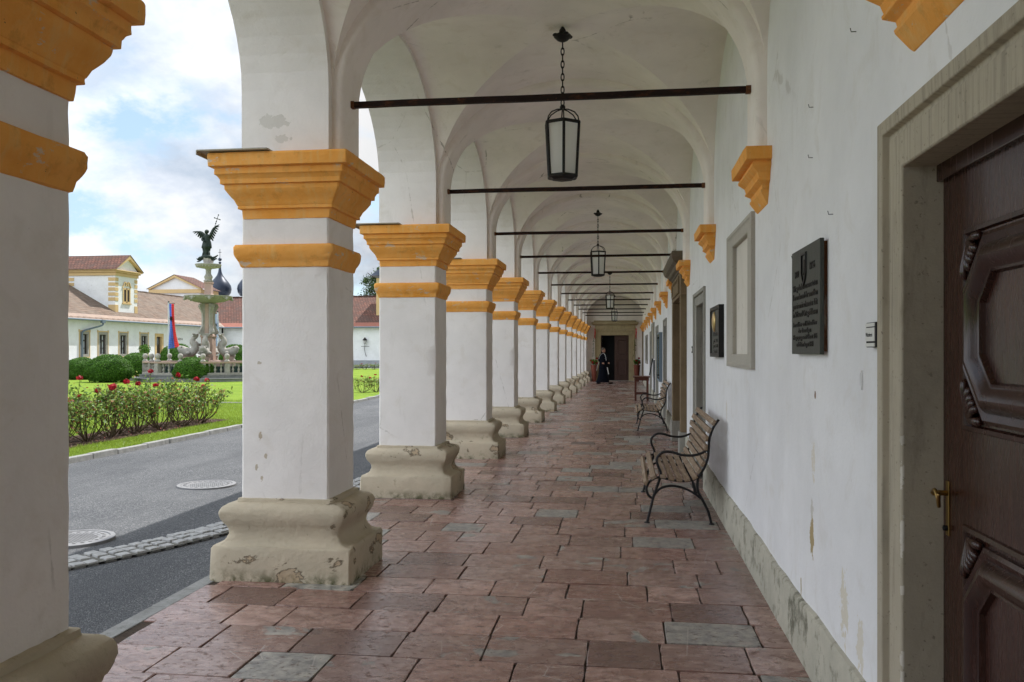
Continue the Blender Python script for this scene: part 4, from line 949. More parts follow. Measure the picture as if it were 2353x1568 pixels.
for x, lb in ((-1.66, 'left terracotta planter of red geraniums beside the end doorway'), (.61, 'right terracotta planter of red geraniums beside the end doorway')):
    if pp is None:
        pp = thing('flower_planter', (x, 45.85, 0), lb, 'planter', 'tall planters beside the end doorway')
        MB().lathe([(.10, 0), (.11, .02), (.165, .80), (.175, .84), (.178, .88), (.155, .88), (.15, .84)], (x, 45.85, 0), 20).build('pot', M_pot, pp, smooth=True, auto=40); flowers(pp, x, 45.85, 1.05, 260, .19)
    else: clone(pp, (x, 45.85, 0), lb, rotz=1.3)
for x, lb in ((-1.63, 'red ribbon with a dangling vine left of the end doorway'), (.57, 'red ribbon with a dangling vine right of the end doorway')):
    g = thing('ribbon_vine', (x, 46.2, 2.85), lb, 'garland', 'ribbons and vines beside the end doorway')
    b = MB(); b.tube([(x, 46.2, 2.82), (x + .01, 46.19, 2.6), (x - .005, 46.2, 2.36), (x + .01, 46.19, 2.27)], [.02, .045, .035, .012], 8, flat=.4); b.sphere((x, 46.2, 2.80), .035, 8, 6); b.build('ribbon', M_red, g, smooth=True)
    b = MB(); b.tube(smooth_path([(x - .02, 46.2, 2.5), (x - .09, 46.18, 2.1), (x - .07, 46.15, 1.7), (x - .12, 46.1, 1.3)], 4), .006, 5); b.tube([(x + .02, 46.2, 2.5), (x + .06, 46.1, 1.25)], .004, 5); b.build('vine', M_stem, g)
    n = 40; u = RNG.uniform(0, 1, n); P = np.c_[x - .05 - .06 * u + RNG.normal(0, .03, n), np.full(n, 46.15), 2.3 - u * 1.0]; V, F = leaves(P, RNG.normal(0, 1, (n, 3)), .028, .7); npmesh('vine_leaves', V, F, M_rose, g, np.c_[RNG.uniform(0, .5, n), np.zeros((n, 2)), np.ones(n)])

# ------------------------------------------------------------------ people: skin-modifier helper
def skin(name, verts, edges, radii, m, parent, sub=2, root=0):
    o_ = ORG.get(parent.name, Vector((0, 0, 0))); me = bpy.data.meshes.new(name); me.from_pydata([tuple(Vector(v) - o_) for v in verts], edges, [])
    o = bpy.data.objects.new(name, me); COL.objects.link(o); o.parent = parent; ORG[o.name] = o_; sm = o.modifiers.new('skin', 'SKIN'); sm.use_smooth_shade = True
    for i, r_ in enumerate(radii):
        sv = me.skin_vertices[0].data[i]; sv.radius = (r_, r_) if not isinstance(r_, tuple) else r_; sv.use_root = (i == root)
    s_ = o.modifiers.new('sub', 'SUBSURF'); s_.levels = sub; s_.render_levels = sub; me.materials.append(m); return o
PX, PY = -1.10, 42.2
pe = thing('person', (PX, PY, 0), 'man in a long black cassock with narrow white bands walking towards the end door', 'person')
V = [(0, 0, .95), (0, 0, 1.15), (0, .0, 1.36), (.01, -.01, 1.47), (.02, -.01, 1.54),      # pelvis, waist, chest, neck base, neck
     (-.13, .05, 1.40), (.14, -.05, 1.40), (-.20, .06, 1.16), (.20, -.10, 1.15), (-.06, -.14, 1.03), (.24, -.06, 1.04),   # shoulders, elbows, wrists
     (-.10, .0, .90), (.10, .0, .90), (-.14, -.05, .50), (.17, .06, .50), (-.26, .0, .09), (.28, .12, .09)]                     # hips, knees, ankles
E_ = [(0, 1), (1, 2), (2, 3), (3, 4), (2, 5), (2, 6), (5, 7), (6, 8), (7, 9), (8, 10), (0, 11), (0, 12), (11, 13), (12, 14), (13, 15), (14, 16)]
Rr = [.15, .14, .16, .075, .055, .075, .075, .055, .055, .04, .04, .10, .10, .075, .075, .05, .05]
skin('body', [(PX + x, PY + y, z) for x, y, z in V], E_, Rr, M_cassock, pe)
b = MB(); rings = [(.30, .17, .08), (.27, .16, .3), (.225, .155, .6), (.19, .15, .85), (.172, .14, .98), (.168, .135, 1.1)]; n = 22; vs = []
for (ax, ay, z) in rings:
    for j in range(n):
        a = 2 * PI * j / n; fo = 1 + .06 * math.sin(a * 5 + z * 2) * (1.1 - z); vs.append((PX + .01 + ax * fo * math.cos(a) - (.05 if z < .2 and math.cos(a) < 0 else 0), PY + ay * fo * math.sin(a), z))
b.add(vs, [(i * n + j, i * n + (j + 1) % n, (i + 1) * n + (j + 1) % n, (i + 1) * n + j) for i in range(len(rings) - 1) for j in range(n)]); b.build('cassock_skirt', M_cassock, pe, smooth=True)
hx, hy, hz = PX + .03, PY, 1.665
b = MB(); b.sphere((hx, hy, hz), .098, 18, 12, sx=.9, sy=.95, sz=1.22); b.sphere((hx + .075, hy - .045, hz - .02), .02, 8, 6, sz=1.4); b.sphere((hx + .055, hy - .03, hz - .075), .035, 8, 6)
for s_ in (-1, 1): b.sphere((hx - .02 + s_ * .045, hy - .07 + (s_ > 0) * .14, hz - .01), .022, 8, 6, sx=.6, sz=1.3)
b.build('head', M_skin, pe, smooth=True)
b = MB(); b.sphere((hx - .012, hy + .004, hz + .022), .101, 18, 12, sx=.92, sy=.97, sz=1.12); b.v = [(x, y, max(z, hz + .0 - .05 * (x < hx))) for x, y, z in b.v]; b.build('hair', M_hair, pe, smooth=True)
for (wx, wy, wz, dx, dy) in ((-.06, -.14, 1.03, .10, -.03), (.24, -.06, 1.04, .06, -.06)):
    vs = [(PX + wx, PY + wy, wz), (PX + wx + dx * .6, PY + wy + dy * .6, wz - .01)]; es = [(0, 1)]; rr = [.028, .032]; dv = Vector((dx, dy, 0)).normalized(); sv = Vector((-dv.y, dv.x, 0))
    for k in range(4):
        p = Vector(vs[1]) + Vector((0, 0, .028 - .018 * k)); q = p + dv * .045; r_ = q + dv * .03 + Vector((0, 0, -.02)); i0 = len(vs); vs += [tuple(p + dv * .02), tuple(q), tuple(r_)]; es += [(1, i0), (i0, i0 + 1), (i0 + 1, i0 + 2)]; rr += [.011, .010, .008]
    i0 = len(vs); p = Vector(vs[1]) - dv * .02 + sv * .03 + Vector((0, 0, .02)); vs += [tuple(p), tuple(p + dv * .045 + sv * .01)]; es += [(0, i0), (i0, i0 + 1)]; rr += [.012, .009]
    skin('hand', vs, es, rr, M_skin, pe, 1)
b = MB()
def ribn(pts, w_=.022):
    b.tube(smooth_path([(PX + x, PY + y, z) for x, y, z in pts], 4), w_, 6, flat=.35)
ribn([(-.19, .0, 1.22), (-.15, -.10, 1.36), (-.08, -.135, 1.455), (.02, -.10, 1.515), (.10, -.12, 1.45), (.15, -.16, 1.30), (.165, -.17, 1.15)], .016)
ribn([(-.19, -.08, 1.08), (-.235, -.09, .95), (-.275, -.09, .80), (-.305, -.09, .66)], .014); ribn([(.22, -.14, .82), (.26, -.14, .62), (.285, -.14, .48)], .032)
b.build('white_band', M_band, pe, smooth=True)
for (x, y, a) in ((-.27, -.02, -.2), (.33, .10, .1)):
    b = MB(); b.sphere((PX + x + .06, PY + y, .045), .055, 12, 8, sx=2.3, sy=.85, sz=.8); b.build('shoe', M_shoe, pe, smooth=True)

# ------------------------------------------------------------------ courtyard: manholes
mh = None
for x, y, lb in ((-5.02, 9.74, 'farther round manhole cover, in the sunlit asphalt'), (-4.72, 6.78, 'nearer round manhole cover, beside the granite gutter')):
    if mh is None:
        mh = thing('manhole_cover', (x, y, -.01), lb, 'manhole cover', 'manhole covers in the asphalt')
        MB().lathe([(.34, -.03), (.34, .006), (.30, .008), (.295, .0)], (x, y, -.01), 48).build('frame_ring', M_mhole, mh, smooth=True, auto=30)
        b = MB(); b.lathe([(.288, -.03), (.288, .004), (.22, .005), (.215, .001)], (x, y, -.01), 48)
        for i in range(-8, 9):
            for j in range(-8, 9):
                px, py = i * .026 + (j % 2) * .013, j * .0235
                if math.hypot(px, py) < .205: b.lathe([(.010, 0), (.0085, .005)], (x + px, y + py, -.01), 6)
        for k in range(24): a = k * PI / 12; b.box(x + .25 * math.cos(a) - .014, x + .25 * math.cos(a) + .014, y + .25 * math.sin(a) - .014, y + .25 * math.sin(a) + .014, -.01, -.001)
        b.build('lid', M_mhole, mh)
    else: clone(mh, (x, y, -.01), lb, rotz=.4)

# grass blades close to the kerb and bed, flowers of clover among them
n = 90000; yy = 9.5 + 17 * RNG.random(n) ** 1.3; xx = np.array([EDGE(v) for v in yy]) - .12 - 6.5 * RNG.random(n) ** 1.4
keep = ~((xx < -9.1) & (xx > -10.3) & (yy < 18.9) & (yy > 10.9)); xx, yy = xx[keep], yy[keep]; n = len(xx)
h = RNG.uniform(.025, .065, n); a = RNG.uniform(0, 2 * PI, n); wd = RNG.uniform(.004, .008, n); lx, ly = RNG.normal(0, .022, n), RNG.normal(0, .022, n)
V = np.stack([np.c_[xx - wd * np.cos(a), yy - wd * np.sin(a), np.full(n, -.006)], np.c_[xx + wd * np.cos(a), yy + wd * np.sin(a), np.full(n, -.006)], np.c_[xx + lx, yy + ly, h]], 1).reshape(-1, 3)
tn = RNG.uniform(0, .95, n); fl_ = RNG.random(n) < .004; tn[fl_] = 1
tag(npmesh('grass_blades', V, np.arange(3 * n).reshape(n, 3), M_blade, None, np.c_[tn, np.zeros((n, 2)), np.ones(n)]), 'short bright lawn grass behind the stone kerb', 'grass', kind='stuff')

# ------------------------------------------------------------------ topiary
def topiary(root, x, y, rx, hz, n):
    u = RNG.uniform(-.62, 1, n); ph = RNG.uniform(0, 2 * PI, n); s_ = np.sqrt(1 - u * u); D = np.c_[s_ * np.cos(ph), s_ * np.sin(ph), u]
    lump = 1 + .035 * np.sin(D[:, 0] * 7 + 1) * np.sin(D[:, 1] * 6) + .03 * np.sin(D[:, 2] * 9 + D[:, 0] * 5)
    c = np.array([x, y, hz * .40]); sc_ = np.array([rx, rx, hz * .60]); P = c + D * sc_ * (lump * RNG.uniform(.93, 1.02, n))[:, None]
    V, F = leaves(P, D, .034, .62, .55); npmesh('foliage', V, F, M_box, root, np.c_[np.clip(.45 + .25 * RNG.normal(0, 1, n), 0, 1), np.zeros((n, 2)), np.ones(n)])
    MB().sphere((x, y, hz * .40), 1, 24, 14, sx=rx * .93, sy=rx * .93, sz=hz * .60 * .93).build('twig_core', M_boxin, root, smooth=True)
def at(xd, yd, z):
    u = (xd - 1176.5) / FPX; v = (808 - yd) / FPX; dx = -math.sin(TH) + u * math.cos(TH); dy = math.cos(TH) + u * math.sin(TH); s_ = (z - EYE) / v; return dx * s_, dy * s_
tp = None
for (xd, yd, rx, hz, lb) in ((445, 877, 1.04, 1.28, 'clipped dome shrub in front of the fountain balustrade'), (252, 878, 1.14, 1.42, 'large clipped dome shrub in the middle of the left trio'), (188, 872, .92, 1.25, 'clipped dome shrub at the left of the trio, beside the nearest pillar'),
                             (315, 866, 1.05, 1.5, 'clipped dome shrub at the right of the left trio, partly hidden'), (408, 856, 1.35, 2.15, 'clipped dome shrub behind the blue and red flag'), (541, 856, 1.25, 2.1, 'clipped dome shrub behind the fountain, right of its column')):
    x, y = at(xd, yd, 0)
    if tp is None: tp = thing('topiary_shrub', (x, y, 0), lb, 'shrub', 'clipped dome shrubs around the fountain'); topiary(tp, x, y, 1.04, 1.28, 13000)
    else: clone(tp, (x, y, 0), lb, rotz=random.uniform(0, 6), scale=(rx / 1.04, rx / 1.04, hz / 1.28))

# ------------------------------------------------------------------ roses
def rosebush(root, x, y, H_, nst, nb, dense=1.0):
    st = MB(); LP = []; tips = []
    for k in range(nst):
        a = random.uniform(0, 2 * PI); sp = random.uniform(.15, .62); hh = H_ * random.uniform(.72, 1.05)
        p0 = Vector((x + .05 * math.cos(a), y + .05 * math.sin(a), 0)); p3 = Vector((x + sp * math.cos(a), y + sp * 1.1 * math.sin(a), hh))
        p1 = p0 + Vector((math.cos(a) * sp * .5, math.sin(a) * sp * .5, hh * .3)); p2 = p0.lerp(p3, .68) + Vector((random.uniform(-.05, .05), random.uniform(-.05, .05), .02))
        path = smooth_path([p0, p1, p2, p3], 4); st.tube(path, [.009 - .0055 * i / len(path) for i in range(len(path))], 5); tips.append(p3)
        for q in path[3:]:
            u = (q.z / hh)
            for m_ in range(int((.15 + 4.6 * u * u) * dense)): LP.append(q + Vector((random.gauss(0, .055), random.gauss(0, .055), random.gauss(0, .04))))
        for br in range(3):
            q = path[random.randint(4, len(path) - 3)]; e = q + Vector((random.uniform(-.2, .2), random.uniform(-.2, .2), random.uniform(.1, .26))); st.tube([q, q.lerp(e, .5) + Vector((0, 0, .02)), e], [.005, .004, .0025], 4); tips.append(e)
            for m_ in range(int(5.5 * dense)): LP.append(q.lerp(e, random.uniform(.3, 1.05)) + Vector((random.gauss(0, .05), random.gauss(0, .05), random.gauss(0, .035))))
    st.build('stems', M_stem, root); P = np.array([tuple(p) for p in LP]); N = np.tile([0, 0, 1.0], (len(P), 1)) + RNG.normal(0, .3, (len(P), 3))
    V, F = leaves(P, N, .034, .6, .6, .15); tn = RNG.uniform(0, .78, len(P)); red = RNG.random(len(P)) < .13; tn[red] = RNG.uniform(.85, 1, red.sum())
    npmesh('leaves', V, F, M_rose, root, np.c_[tn, np.zeros((len(P), 2)), np.ones(len(P))])
    tips.sort(key=lambda p: -p.z)
    for k in range(nb):
        c = np.array(tuple(tips[(k * 5 + 1) % len(tips)])) + np.array([0, 0, .02]); m_ = 46; D = RNG.normal(0, 1, (m_, 3)); D[:, 2] = np.abs(D[:, 2]) * .8 - .2; D /= np.linalg.norm(D, axis=1)[:, None]
        sz = RNG.uniform(.042, .066); V, F = leaves(c + D * sz * RNG.uniform(.4, 1, (m_, 1)), D, sz * .62, .9, .25); npmesh('bloom', V, F, M_petal, root, np.c_[RNG.uniform(0, 1, m_), np.zeros((m_, 2)), np.ones(m_)])
n = 1500; xx, yy = -9.1 - 1.2 * RNG.random(n), 11 + 8 * RNG.random(n); V, F = leaves(np.c_[xx, yy, np.full(n, .014)], np.tile([0, 0, 1.0], (n, 1)), .018, .6, .35)
tag(npmesh('leaf_litter', V, F, mat('dry_leaves', fn=tonef([(0, (.03, .02, .014)), (.6, (.10, .06, .04)), (.9, (.22, .15, .10)), (1, (.4, .05, .06))]), spec=.2), None, np.c_[RNG.uniform(0, 1, n), np.zeros((n, 2)), np.ones(n)]), 'dry leaves scattered over the rose bed soil', 'leaves', kind='stuff')
RV = []
spots = []
for k in range(17): spots.append((-9.62 + (.14 if k % 2 else -.12) + random.uniform(-.06, .06), 12.0 + k * .40 + random.uniform(-.08, .08)))
for i, (x, y) in enumerate(spots):
    lb = {0: 'red rose bush nearest the camera, half hidden by the first pillar', 16: 'red rose bush at the far end of the long bed', 15: 'second red rose bush from the far end of the long bed'}.get(i, 'red rose bush in the middle of the long bed')
    if i < 4:
        r_ = thing('rose_bush', (x, y, 0), lb, 'rose bush', 'red rose bushes in the long bed'); rosebush(r_, x, y, .72 + .05 * i, 13, [1, 0, 2, 1][i]); RV.append(r_)
    else: clone(RV[(i * 3 + i // 4) % 4], (x, y, 0), lb, rotz=random.uniform(0, 6), scale=(1, 1, random.uniform(.85, 1.15)))
for i, (x, y, lb) in enumerate(((-10.15, 32.2, 'left rose bush of the small clump seen between the second and third pillars'), (-9.75, 32.7, 'middle rose bush of the small clump seen between the second and third pillars'), (-9.85, 33.6, 'right rose bush of the small clump seen between the second and third pillars'))):
    r_ = clone(RV[(i + 2) % 4], (x, y, 0), lb, rotz=i * 2.0, scale=(.95, .95, .66)); r_['group'] = 'red roses of the small clump'
for i in range(6):
    r_ = clone(RV[i % 4], (-24.4 + i * .75, 73.2 + .1 * i, 0), 'low red rose bush in the row before the far wing', rotz=i * 1.1, scale=(1.4, 1.4, .55)); r_['group'] = 'roses in the row before the far wing'
r_ = thing('small_shrub', (-40.3, 65.9, 0), 'small round leafy shrub between two windows of the left wing', 'shrub'); n = 500; D = RNG.normal(0, 1, (n, 3)); D /= np.linalg.norm(D, axis=1)[:, None]
V, F = leaves(np.array([-40.3, 67.4, 1.75]) + D * np.array([.5, .5, .45]) * RNG.uniform(.6, 1.05, (n, 1)), D, .07, .6); npmesh('foliage', V, F, M_box, r_, np.c_[RNG.uniform(.2, 1, n), np.zeros((n, 2)), np.ones(n)]); MB().tube([(-40.3, 67.4, 0), (-40.3, 67.4, 1.6)], .04, 8).build('stem', M_stem, r_)

# ------------------------------------------------------------------ fountain
FX, FY = -23.38, 45.57
fo = thing('fountain', (FX, FY, 0), 'tall baroque marble fountain column with two basins', 'fountain'); FA = R(22.5)
for k, (r_, z0, z1_) in enumerate(((4.15, -.05, .17), (3.62, .17, .335))): MB().lathe([(r_, z0), (r_, z1_ - .03), (r_ + .03, z1_ - .025), (r_ + .03, z1_)], (FX, FY, 0), 8, rot=FA).build('step', M_dkst, fo)
MB().lathe([(3.15, .33), (3.15, .80)], (FX, FY, 0), 8, rot=FA).build('pool_water', M_water, fo)
b = MB(); b.lathe([(1.0, .33), (1.0, 1.05), (.95, 1.1), (.62, 1.12)], (FX, FY, 0), 8, rot=FA); b.lathe([(.44, 1.1), (.44, 2.38), (.5, 2.42), (.5, 2.5), (.40, 2.58)], (FX, FY, 0), 4, rot=PI / 4 + .12); b.lathe([(.30, 2.55), (.27, 4.30)], (FX, FY, 0), 8, rot=FA); b.build('pink_core', M_pink_st, fo, bevel=.01)
for k in range(4):
    a = .12 + k * PI / 2 + PI / 4; ca, sa = math.cos(a), math.sin(a); prs = []
    pr = [(.2, 2.58), (.54, 2.58), (.57, 2.68), (.53, 2.8), (.45, 2.9), (.37, 3.1), (.355, 3.5), (.37, 3.75), (.46, 3.95), (.55, 4.1), (.52, 4.25), (.40, 4.32), (.2, 4.32)]
    b = MB(); b.prism(pr, lambda p, z, h: (FX + p * ca - h * sa, FY + p * sa + h * ca, z), -.10, .10)
    for rr, zz_ in ((.46, 4.11), (.46, 2.69)):
        for sgn in (-1, 1): b.tube(smooth_path([(FX + (rr + q * math.cos(w_)) * ca - sgn * .105 * sa, FY + (rr + q * math.cos(w_)) * sa + sgn * .105 * ca, zz_ + q * math.sin(w_)) for w_, q in ((0, .1), (1.2, .1), (2.4, .09), (3.6, .075), (4.8, .055), (6, .04), (7.2, .025))], 3), .018, 6)
    b.build('volute_bracket', M_white_st, fo, bevel=.01)
    a = .12 + k * PI / 2 - PI / 2 * 0 ; a -= PI / 2; a += .15; ca, sa = math.cos(a), math.sin(a)
    b = MB(); pth = [(1.62, 1.86), (1.45, 1.72), (1.2, 1.58), (.92, 1.56), (.74, 1.72), (.72, 1.95), (.84, 2.14), (.82, 2.32), (.68, 2.44), (.70, 2.52)]; rad = [.10, .22, .26, .25, .23, .22, .19, .13, .11, .2]
    P = smooth_path([(FX + p * ca, FY + p * sa, z) for p, z in pth], 4); rs = np.interp(np.linspace(0, len(rad) - 1, len(P)), range(len(rad)), rad).tolist(); b.tube(P, rs, 12)
    b.tube([(FX + 1.60 * ca, FY + 1.60 * sa, 1.62), (FX + 1.35 * ca, FY + 1.35 * sa, 1.50), (FX + 1.1 * ca, FY + 1.1 * sa, 1.45)], [.07, .15, .14], 10)
    for sgn in (-1, 1):
        b.sphere((FX + 1.42 * ca - sgn * .17 * sa, FY + 1.42 * sa + sgn * .17 * ca, 1.85), .06, 8, 6); b.sphere((FX + 1.05 * ca - sgn * .24 * sa, FY + 1.05 * sa + sgn * .24 * ca, 1.52), .14, 10, 7, sz=.7)
    for j in range(7):
        w_ = a + PI / 2 + (j - 3) * .0; q = (j - 3) * .07; b.tube([(FX + .70 * ca - q * .4 * sa, FY + .70 * sa + q * .4 * ca, 2.44), (FX + (.74 + .02 * abs(j - 3)) * ca - q * 1.3 * sa, FY + (.74 + .02 * abs(j - 3)) * sa + q * 1.3 * ca, 2.60)], [.05, .035], 6)
    b.build('dolphin', M_white_st, fo, smooth=True, auto=60)
    b = MB(); b.lathe([(.34, .8), (.34, .95), (.28, 1.0), (.30, 1.3), (.36, 1.36)], (FX + 1.1 * ca, FY + 1.1 * sa, 0), 10, rot=a); b.build('dolphin_pedestal', M_pink_st, fo)
MB().lathe([(.30, 4.32), (.42, 4.34), (.75, 4.40), (1.10, 4.52), (1.27, 4.66), (1.31, 4.70), (1.31, 4.735), (1.22, 4.735), (1.0, 4.62), (.3, 4.58)], (FX, FY, 0), 40).build('main_basin', M_white_st, fo, smooth=True, auto=35)
for k in range(8):
    a = FA + k * PI / 4 + .12; b = MB(); c = (FX + 1.22 * math.cos(a), FY + 1.22 * math.sin(a), 4.60); b.sphere(c, .11, 10, 8); b.sphere((c[0] + .06 * math.cos(a), c[1] + .06 * math.sin(a), 4.53), .065, 8, 6)
    for j in range(5): w_ = a + (j - 2) * .07; b.sphere((FX + 1.25 * math.cos(w_), FY + 1.25 * math.sin(w_), 4.655 - .015 * abs(j - 2)), .05, 8, 6)
    b.build('lion_mask', M_greyst, fo, smooth=True)
b = MB(); b.lathe([(.34, 4.6), (.34, 4.80), (.27, 4.86), (.25, 5.42), (.30, 5.45), (.30, 5.52), (.22, 5.54)], (FX + .02, FY, 0), 4, rot=PI / 4 + .12); b.build('upper_pedestal', M_pink_st, fo, bevel=.01)
MB().lathe([(.24, 5.53), (.27, 5.6), (.19, 5.66), (.22, 5.76), (.24, 5.82), (.18, 5.92), (.145, 6.0), (.15, 6.22), (.19, 6.26), (.19, 6.30)], (FX + .0, FY, 0), 20).build('neck_shaft', M_white_st, fo, smooth=True, auto=40)
b = MB(); b.lathe([(.18, 6.27), (.45, 6.31), (.64, 6.39), (.70, 6.46), (.72, 6.50), (.71, 6.53), (.62, 6.52), (.2, 6.50)], (FX - .01, FY, 0), 32)
for k in range(24): a = k * PI / 12; b.sphere((FX - .01 + .62 * math.cos(a), FY + .62 * math.sin(a), 6.395), .055, 8, 6)
b.build('top_basin', M_white_st, fo, smooth=True, auto=45)
MB().lathe([(.30, 6.5), (.32, 6.55), (.26, 6.6), (.31, 6.85), (.33, 6.9)], (FX, FY, 0), 8, rot=FA).build('statue_pedestal', M_white_st, fo)
# angel statue
st_ = thing('angel_statue', (FX, FY, 6.9), 'dark bronze winged angel raising a cross staff on top of the fountain', 'statue')
b = MB(); rings = [(-.03, .20, .17, 6.90), (-.03, .19, .16, 7.02), (-.02, .20, .16, 7.25), (-.02, .23, .18, 7.42), (-.01, .29, .21, 7.47), (0, .27, .2, 7.58), (.01, .22, .17, 7.78), (.02, .165, .13, 7.95), (.03, .185, .14, 8.08), (.04, .20, .13, 8.16), (.03, .09, .08, 8.22), (.01, .05, .05, 8.27)]; n = 26; vs = []
for (ox, ax, ay, z) in rings:
    for j in range(n):
        a = 2 * PI * j / n; fo_ = 1 + (.10 * math.sin(a * 6 + z * 3) if z < 7.8 else .03 * math.sin(a * 7)); vs.append((FX - .10 + ox + ax * fo_ * math.cos(a), FY + ay * fo_ * math.sin(a), z))
b.add(vs, [(i * n + j, i * n + (j + 1) % n, (i + 1) * n + (j + 1) % n, (i + 1) * n + j) for i in range(len(rings) - 1) for j in range(n)])
b.sphere((FX - .11, FY - .03, 8.36), .105, 16, 12, sx=.92, sz=1.15); b.sphere((FX - .10, FY + .02, 8.39), .115, 14, 10); b.sphere((FX - .125, FY - .135, 8.345), .02, 6, 5)
b.tube(smooth_path([(FX + .05, FY - .02, 8.13), (FX + .2, FY - .1, 8.16), (FX + .33, FY - .12, 8.42), (FX + .36, FY - .12, 8.50)], 4), [.08] * 4 + [.065] * 4 + [.05] * 4 + [.045], 10)
b.tube(smooth_path([(FX - .24, FY - .02, 8.1), (FX - .30, FY - .14, 7.9), (FX - .12, FY - .24, 7.82)], 4), [.075, .07, .07, .065, .06, .055, .05, .05, .045], 10)
for k in range(5):
    q = .018 * (k - 2); b.tube([(FX + .355, FY - .12 + q, 8.50), (FX + .385, FY - .14 + q, 8.53), (FX + .40, FY - .11 + q, 8.55)], .010, 5); b.tube([(FX - .12, FY - .24, 7.82 + q), (FX - .07, FY - .26, 7.82 + q), (FX - .05, FY - .24, 7.81 + q)], .010, 5)
b.tube([(FX - .22, FY - .1, 7.2), (FX - .3, FY - .12, 6.95)], [.07, .045], 8); b.tube([(FX + .08, FY - .1, 7.25), (FX + .14, FY - .14, 6.95)], [.07, .045], 8); b.build('figure', M_bronze, st_, smooth=True)
def wing(root_, tip, n, L0, L1, droop):
    b = MB(); r_ = Vector(root_); t_ = Vector(tip); b.tube(smooth_path([r_, r_.lerp(t_, .45) + Vector((0, 0, .12)), t_], 5), [.085] * 3 + [.075] * 4 + [.055] * 3 + [.03], 8, flat=.5)
    for layer, (k0, ll) in enumerate(((1.0, 1.0), (1.0, .6))):
        for k in range(n):
            u = (k + .3) / n; p = r_.lerp(t_, u) + Vector((0, .02 - .03 * layer, .12 * math.sin(PI * u) * .8)); L = (L0 + (L1 - L0) * u) * ll; d_ = Vector(droop).lerp((t_ - r_).normalized(), .10 + .75 * u * u).normalized()
            e = p + d_ * L; m_ = p.lerp(e, .6); b.tube([p, m_, e.lerp(m_, .15), e], [.045, .055, .035, .008], 6, flat=.4)
    return b.build('wing', M_bronze, st_, smooth=True)
wing((FX - .18, FY + .12, 8.12), (FX - .92, FY + .22, 8.42), 8, .42, .22, (-.12, 0, -1)); wing((FX + .02, FY + .14, 8.12), (FX + .42, FY + .22, 8.74), 8, .34, .16, (.45, 0, -1))
b = MB(); p0, p1 = Vector((FX + .20, FY - .13, 7.94)), Vector((FX + .66, FY - .12, 9.29)); b.tube([p0, p1], .016, 6); dd = (p1 - p0).normalized(); pp_ = Vector((-dd.z, 0, dd.x)); c = p0 + dd * 1.20
b.tube([c - pp_ * .17, c + pp_ * .17], .022, 6)
for q in (c - pp_ * .17, c + pp_ * .17, p1, p0 + dd * 1.03, p0 + dd * .92, p0): b.sphere(tuple(q), .038, 8, 6)
b.build('cross_staff', M_bronze, st_, smooth=True)
b = MB()
for pts, r_ in (([(-.30, -.1, 6.88), (-.45, -.12, 6.86), (-.56, -.1, 6.80), (-.66, -.1, 6.86)], [.11, .10, .06, .015]), ([(-.35, -.1, 6.82), (-.5, -.12, 6.70), (-.64, -.1, 6.68)], [.07, .045, .02]), ([(.2, -.1, 6.86), (.42, -.12, 6.90), (.62, -.1, 7.03)], [.09, .06, .03]), ([(.2, -.1, 6.80), (.36, -.1, 6.76), (.5, -.1, 6.83), (.58, -.1, 6.80)], [.06, .05, .04, .02]), ([(-.3, -.12, 6.92), (-.1, -.2, 6.94), (.1, -.2, 6.93), (.25, -.12, 6.9)], [.1, .12, .12, .09])):
    b.tube(smooth_path([(FX + x, FY + y, z) for x, y, z in pts], 4), np.interp(np.linspace(0, len(r_) - 1, 4 * (len(r_) - 1) + 1), range(len(r_)), r_).tolist(), 8)
b.build('vanquished_demon', M_bronze, st_, smooth=True)
# balustrade round the pool
ba = thing('balustrade', (FX, FY, .33), 'octagonal pale stone balustrade topped with balls around the fountain pool', 'balustrade'); Rb = 3.32
cor_ = [(FX + Rb * math.cos(FA + k * PI / 4), FY + Rb * math.sin(FA + k * PI / 4)) for k in range(8)]
def ring8(r0, r1, z0, z1_):
    b = MB(); vs = []
    for r_, z in ((r0, z0), (r1, z0), (r1, z1_), (r0, z1_)):
        for k in range(8): vs.append((FX + r_ * math.cos(FA + k * PI / 4), FY + r_ * math.sin(FA + k * PI / 4), z))
    b.add(vs, [(i * 8 + k, i * 8 + (k + 1) % 8, ((i + 1) % 4) * 8 + (k + 1) % 8, ((i + 1) % 4) * 8 + k) for i in range(4) for k in range(8)]); return b
ring8(Rb - .17, Rb + .17, .335, .46).build('base_course', M_white_st, ba, bevel=.01); ring8(Rb - .16, Rb + .16, .96, 1.05).build('rail', M_pink_st, ba, bevel=.01)
BPR = [(.055, .46), (.055, .50), (.035, .52), (.062, .58), (.066, .64), (.04, .70), (.03, .73), (.04, .76), (.066, .82), (.062, .88), (.035, .93), (.055, .95), (.055, .96)]
def post(x, y, a):
    b = MB(); b.lathe([(.19, .46), (.19, .958)], (x, y, 0), 4, rot=a + PI / 4); b.build('post', M_white_st, ba, bevel=.008)
    MB().lathe([(.14, 1.05), (.15, 1.10), (.10, 1.14), (.07, 1.19), (.09, 1.22), (.125, 1.27), (.14, 1.35), (.125, 1.42), (.08, 1.475), (.02, 1.49)], (x, y, 0), 16).build('ball_finial', M_white_st, ba, smooth=True, auto=50)
for k in range(8):
    p, q = Vector((*cor_[k], 0)), Vector((*cor_[(k + 1) % 8], 0)); a = math.atan2(q.y - p.y, q.x - p.x)
    post(p.x, p.y, FA + k * PI / 4); m_ = p.lerp(q, .5); post(m_.x, m_.y, a)
    for j in (1, 2, 3, 5, 6, 7): c = p.lerp(q, j / 8); MB().lathe(BPR, (c.x, c.y, 0), 10).build('baluster', M_white_st, ba, smooth=True, auto=50)
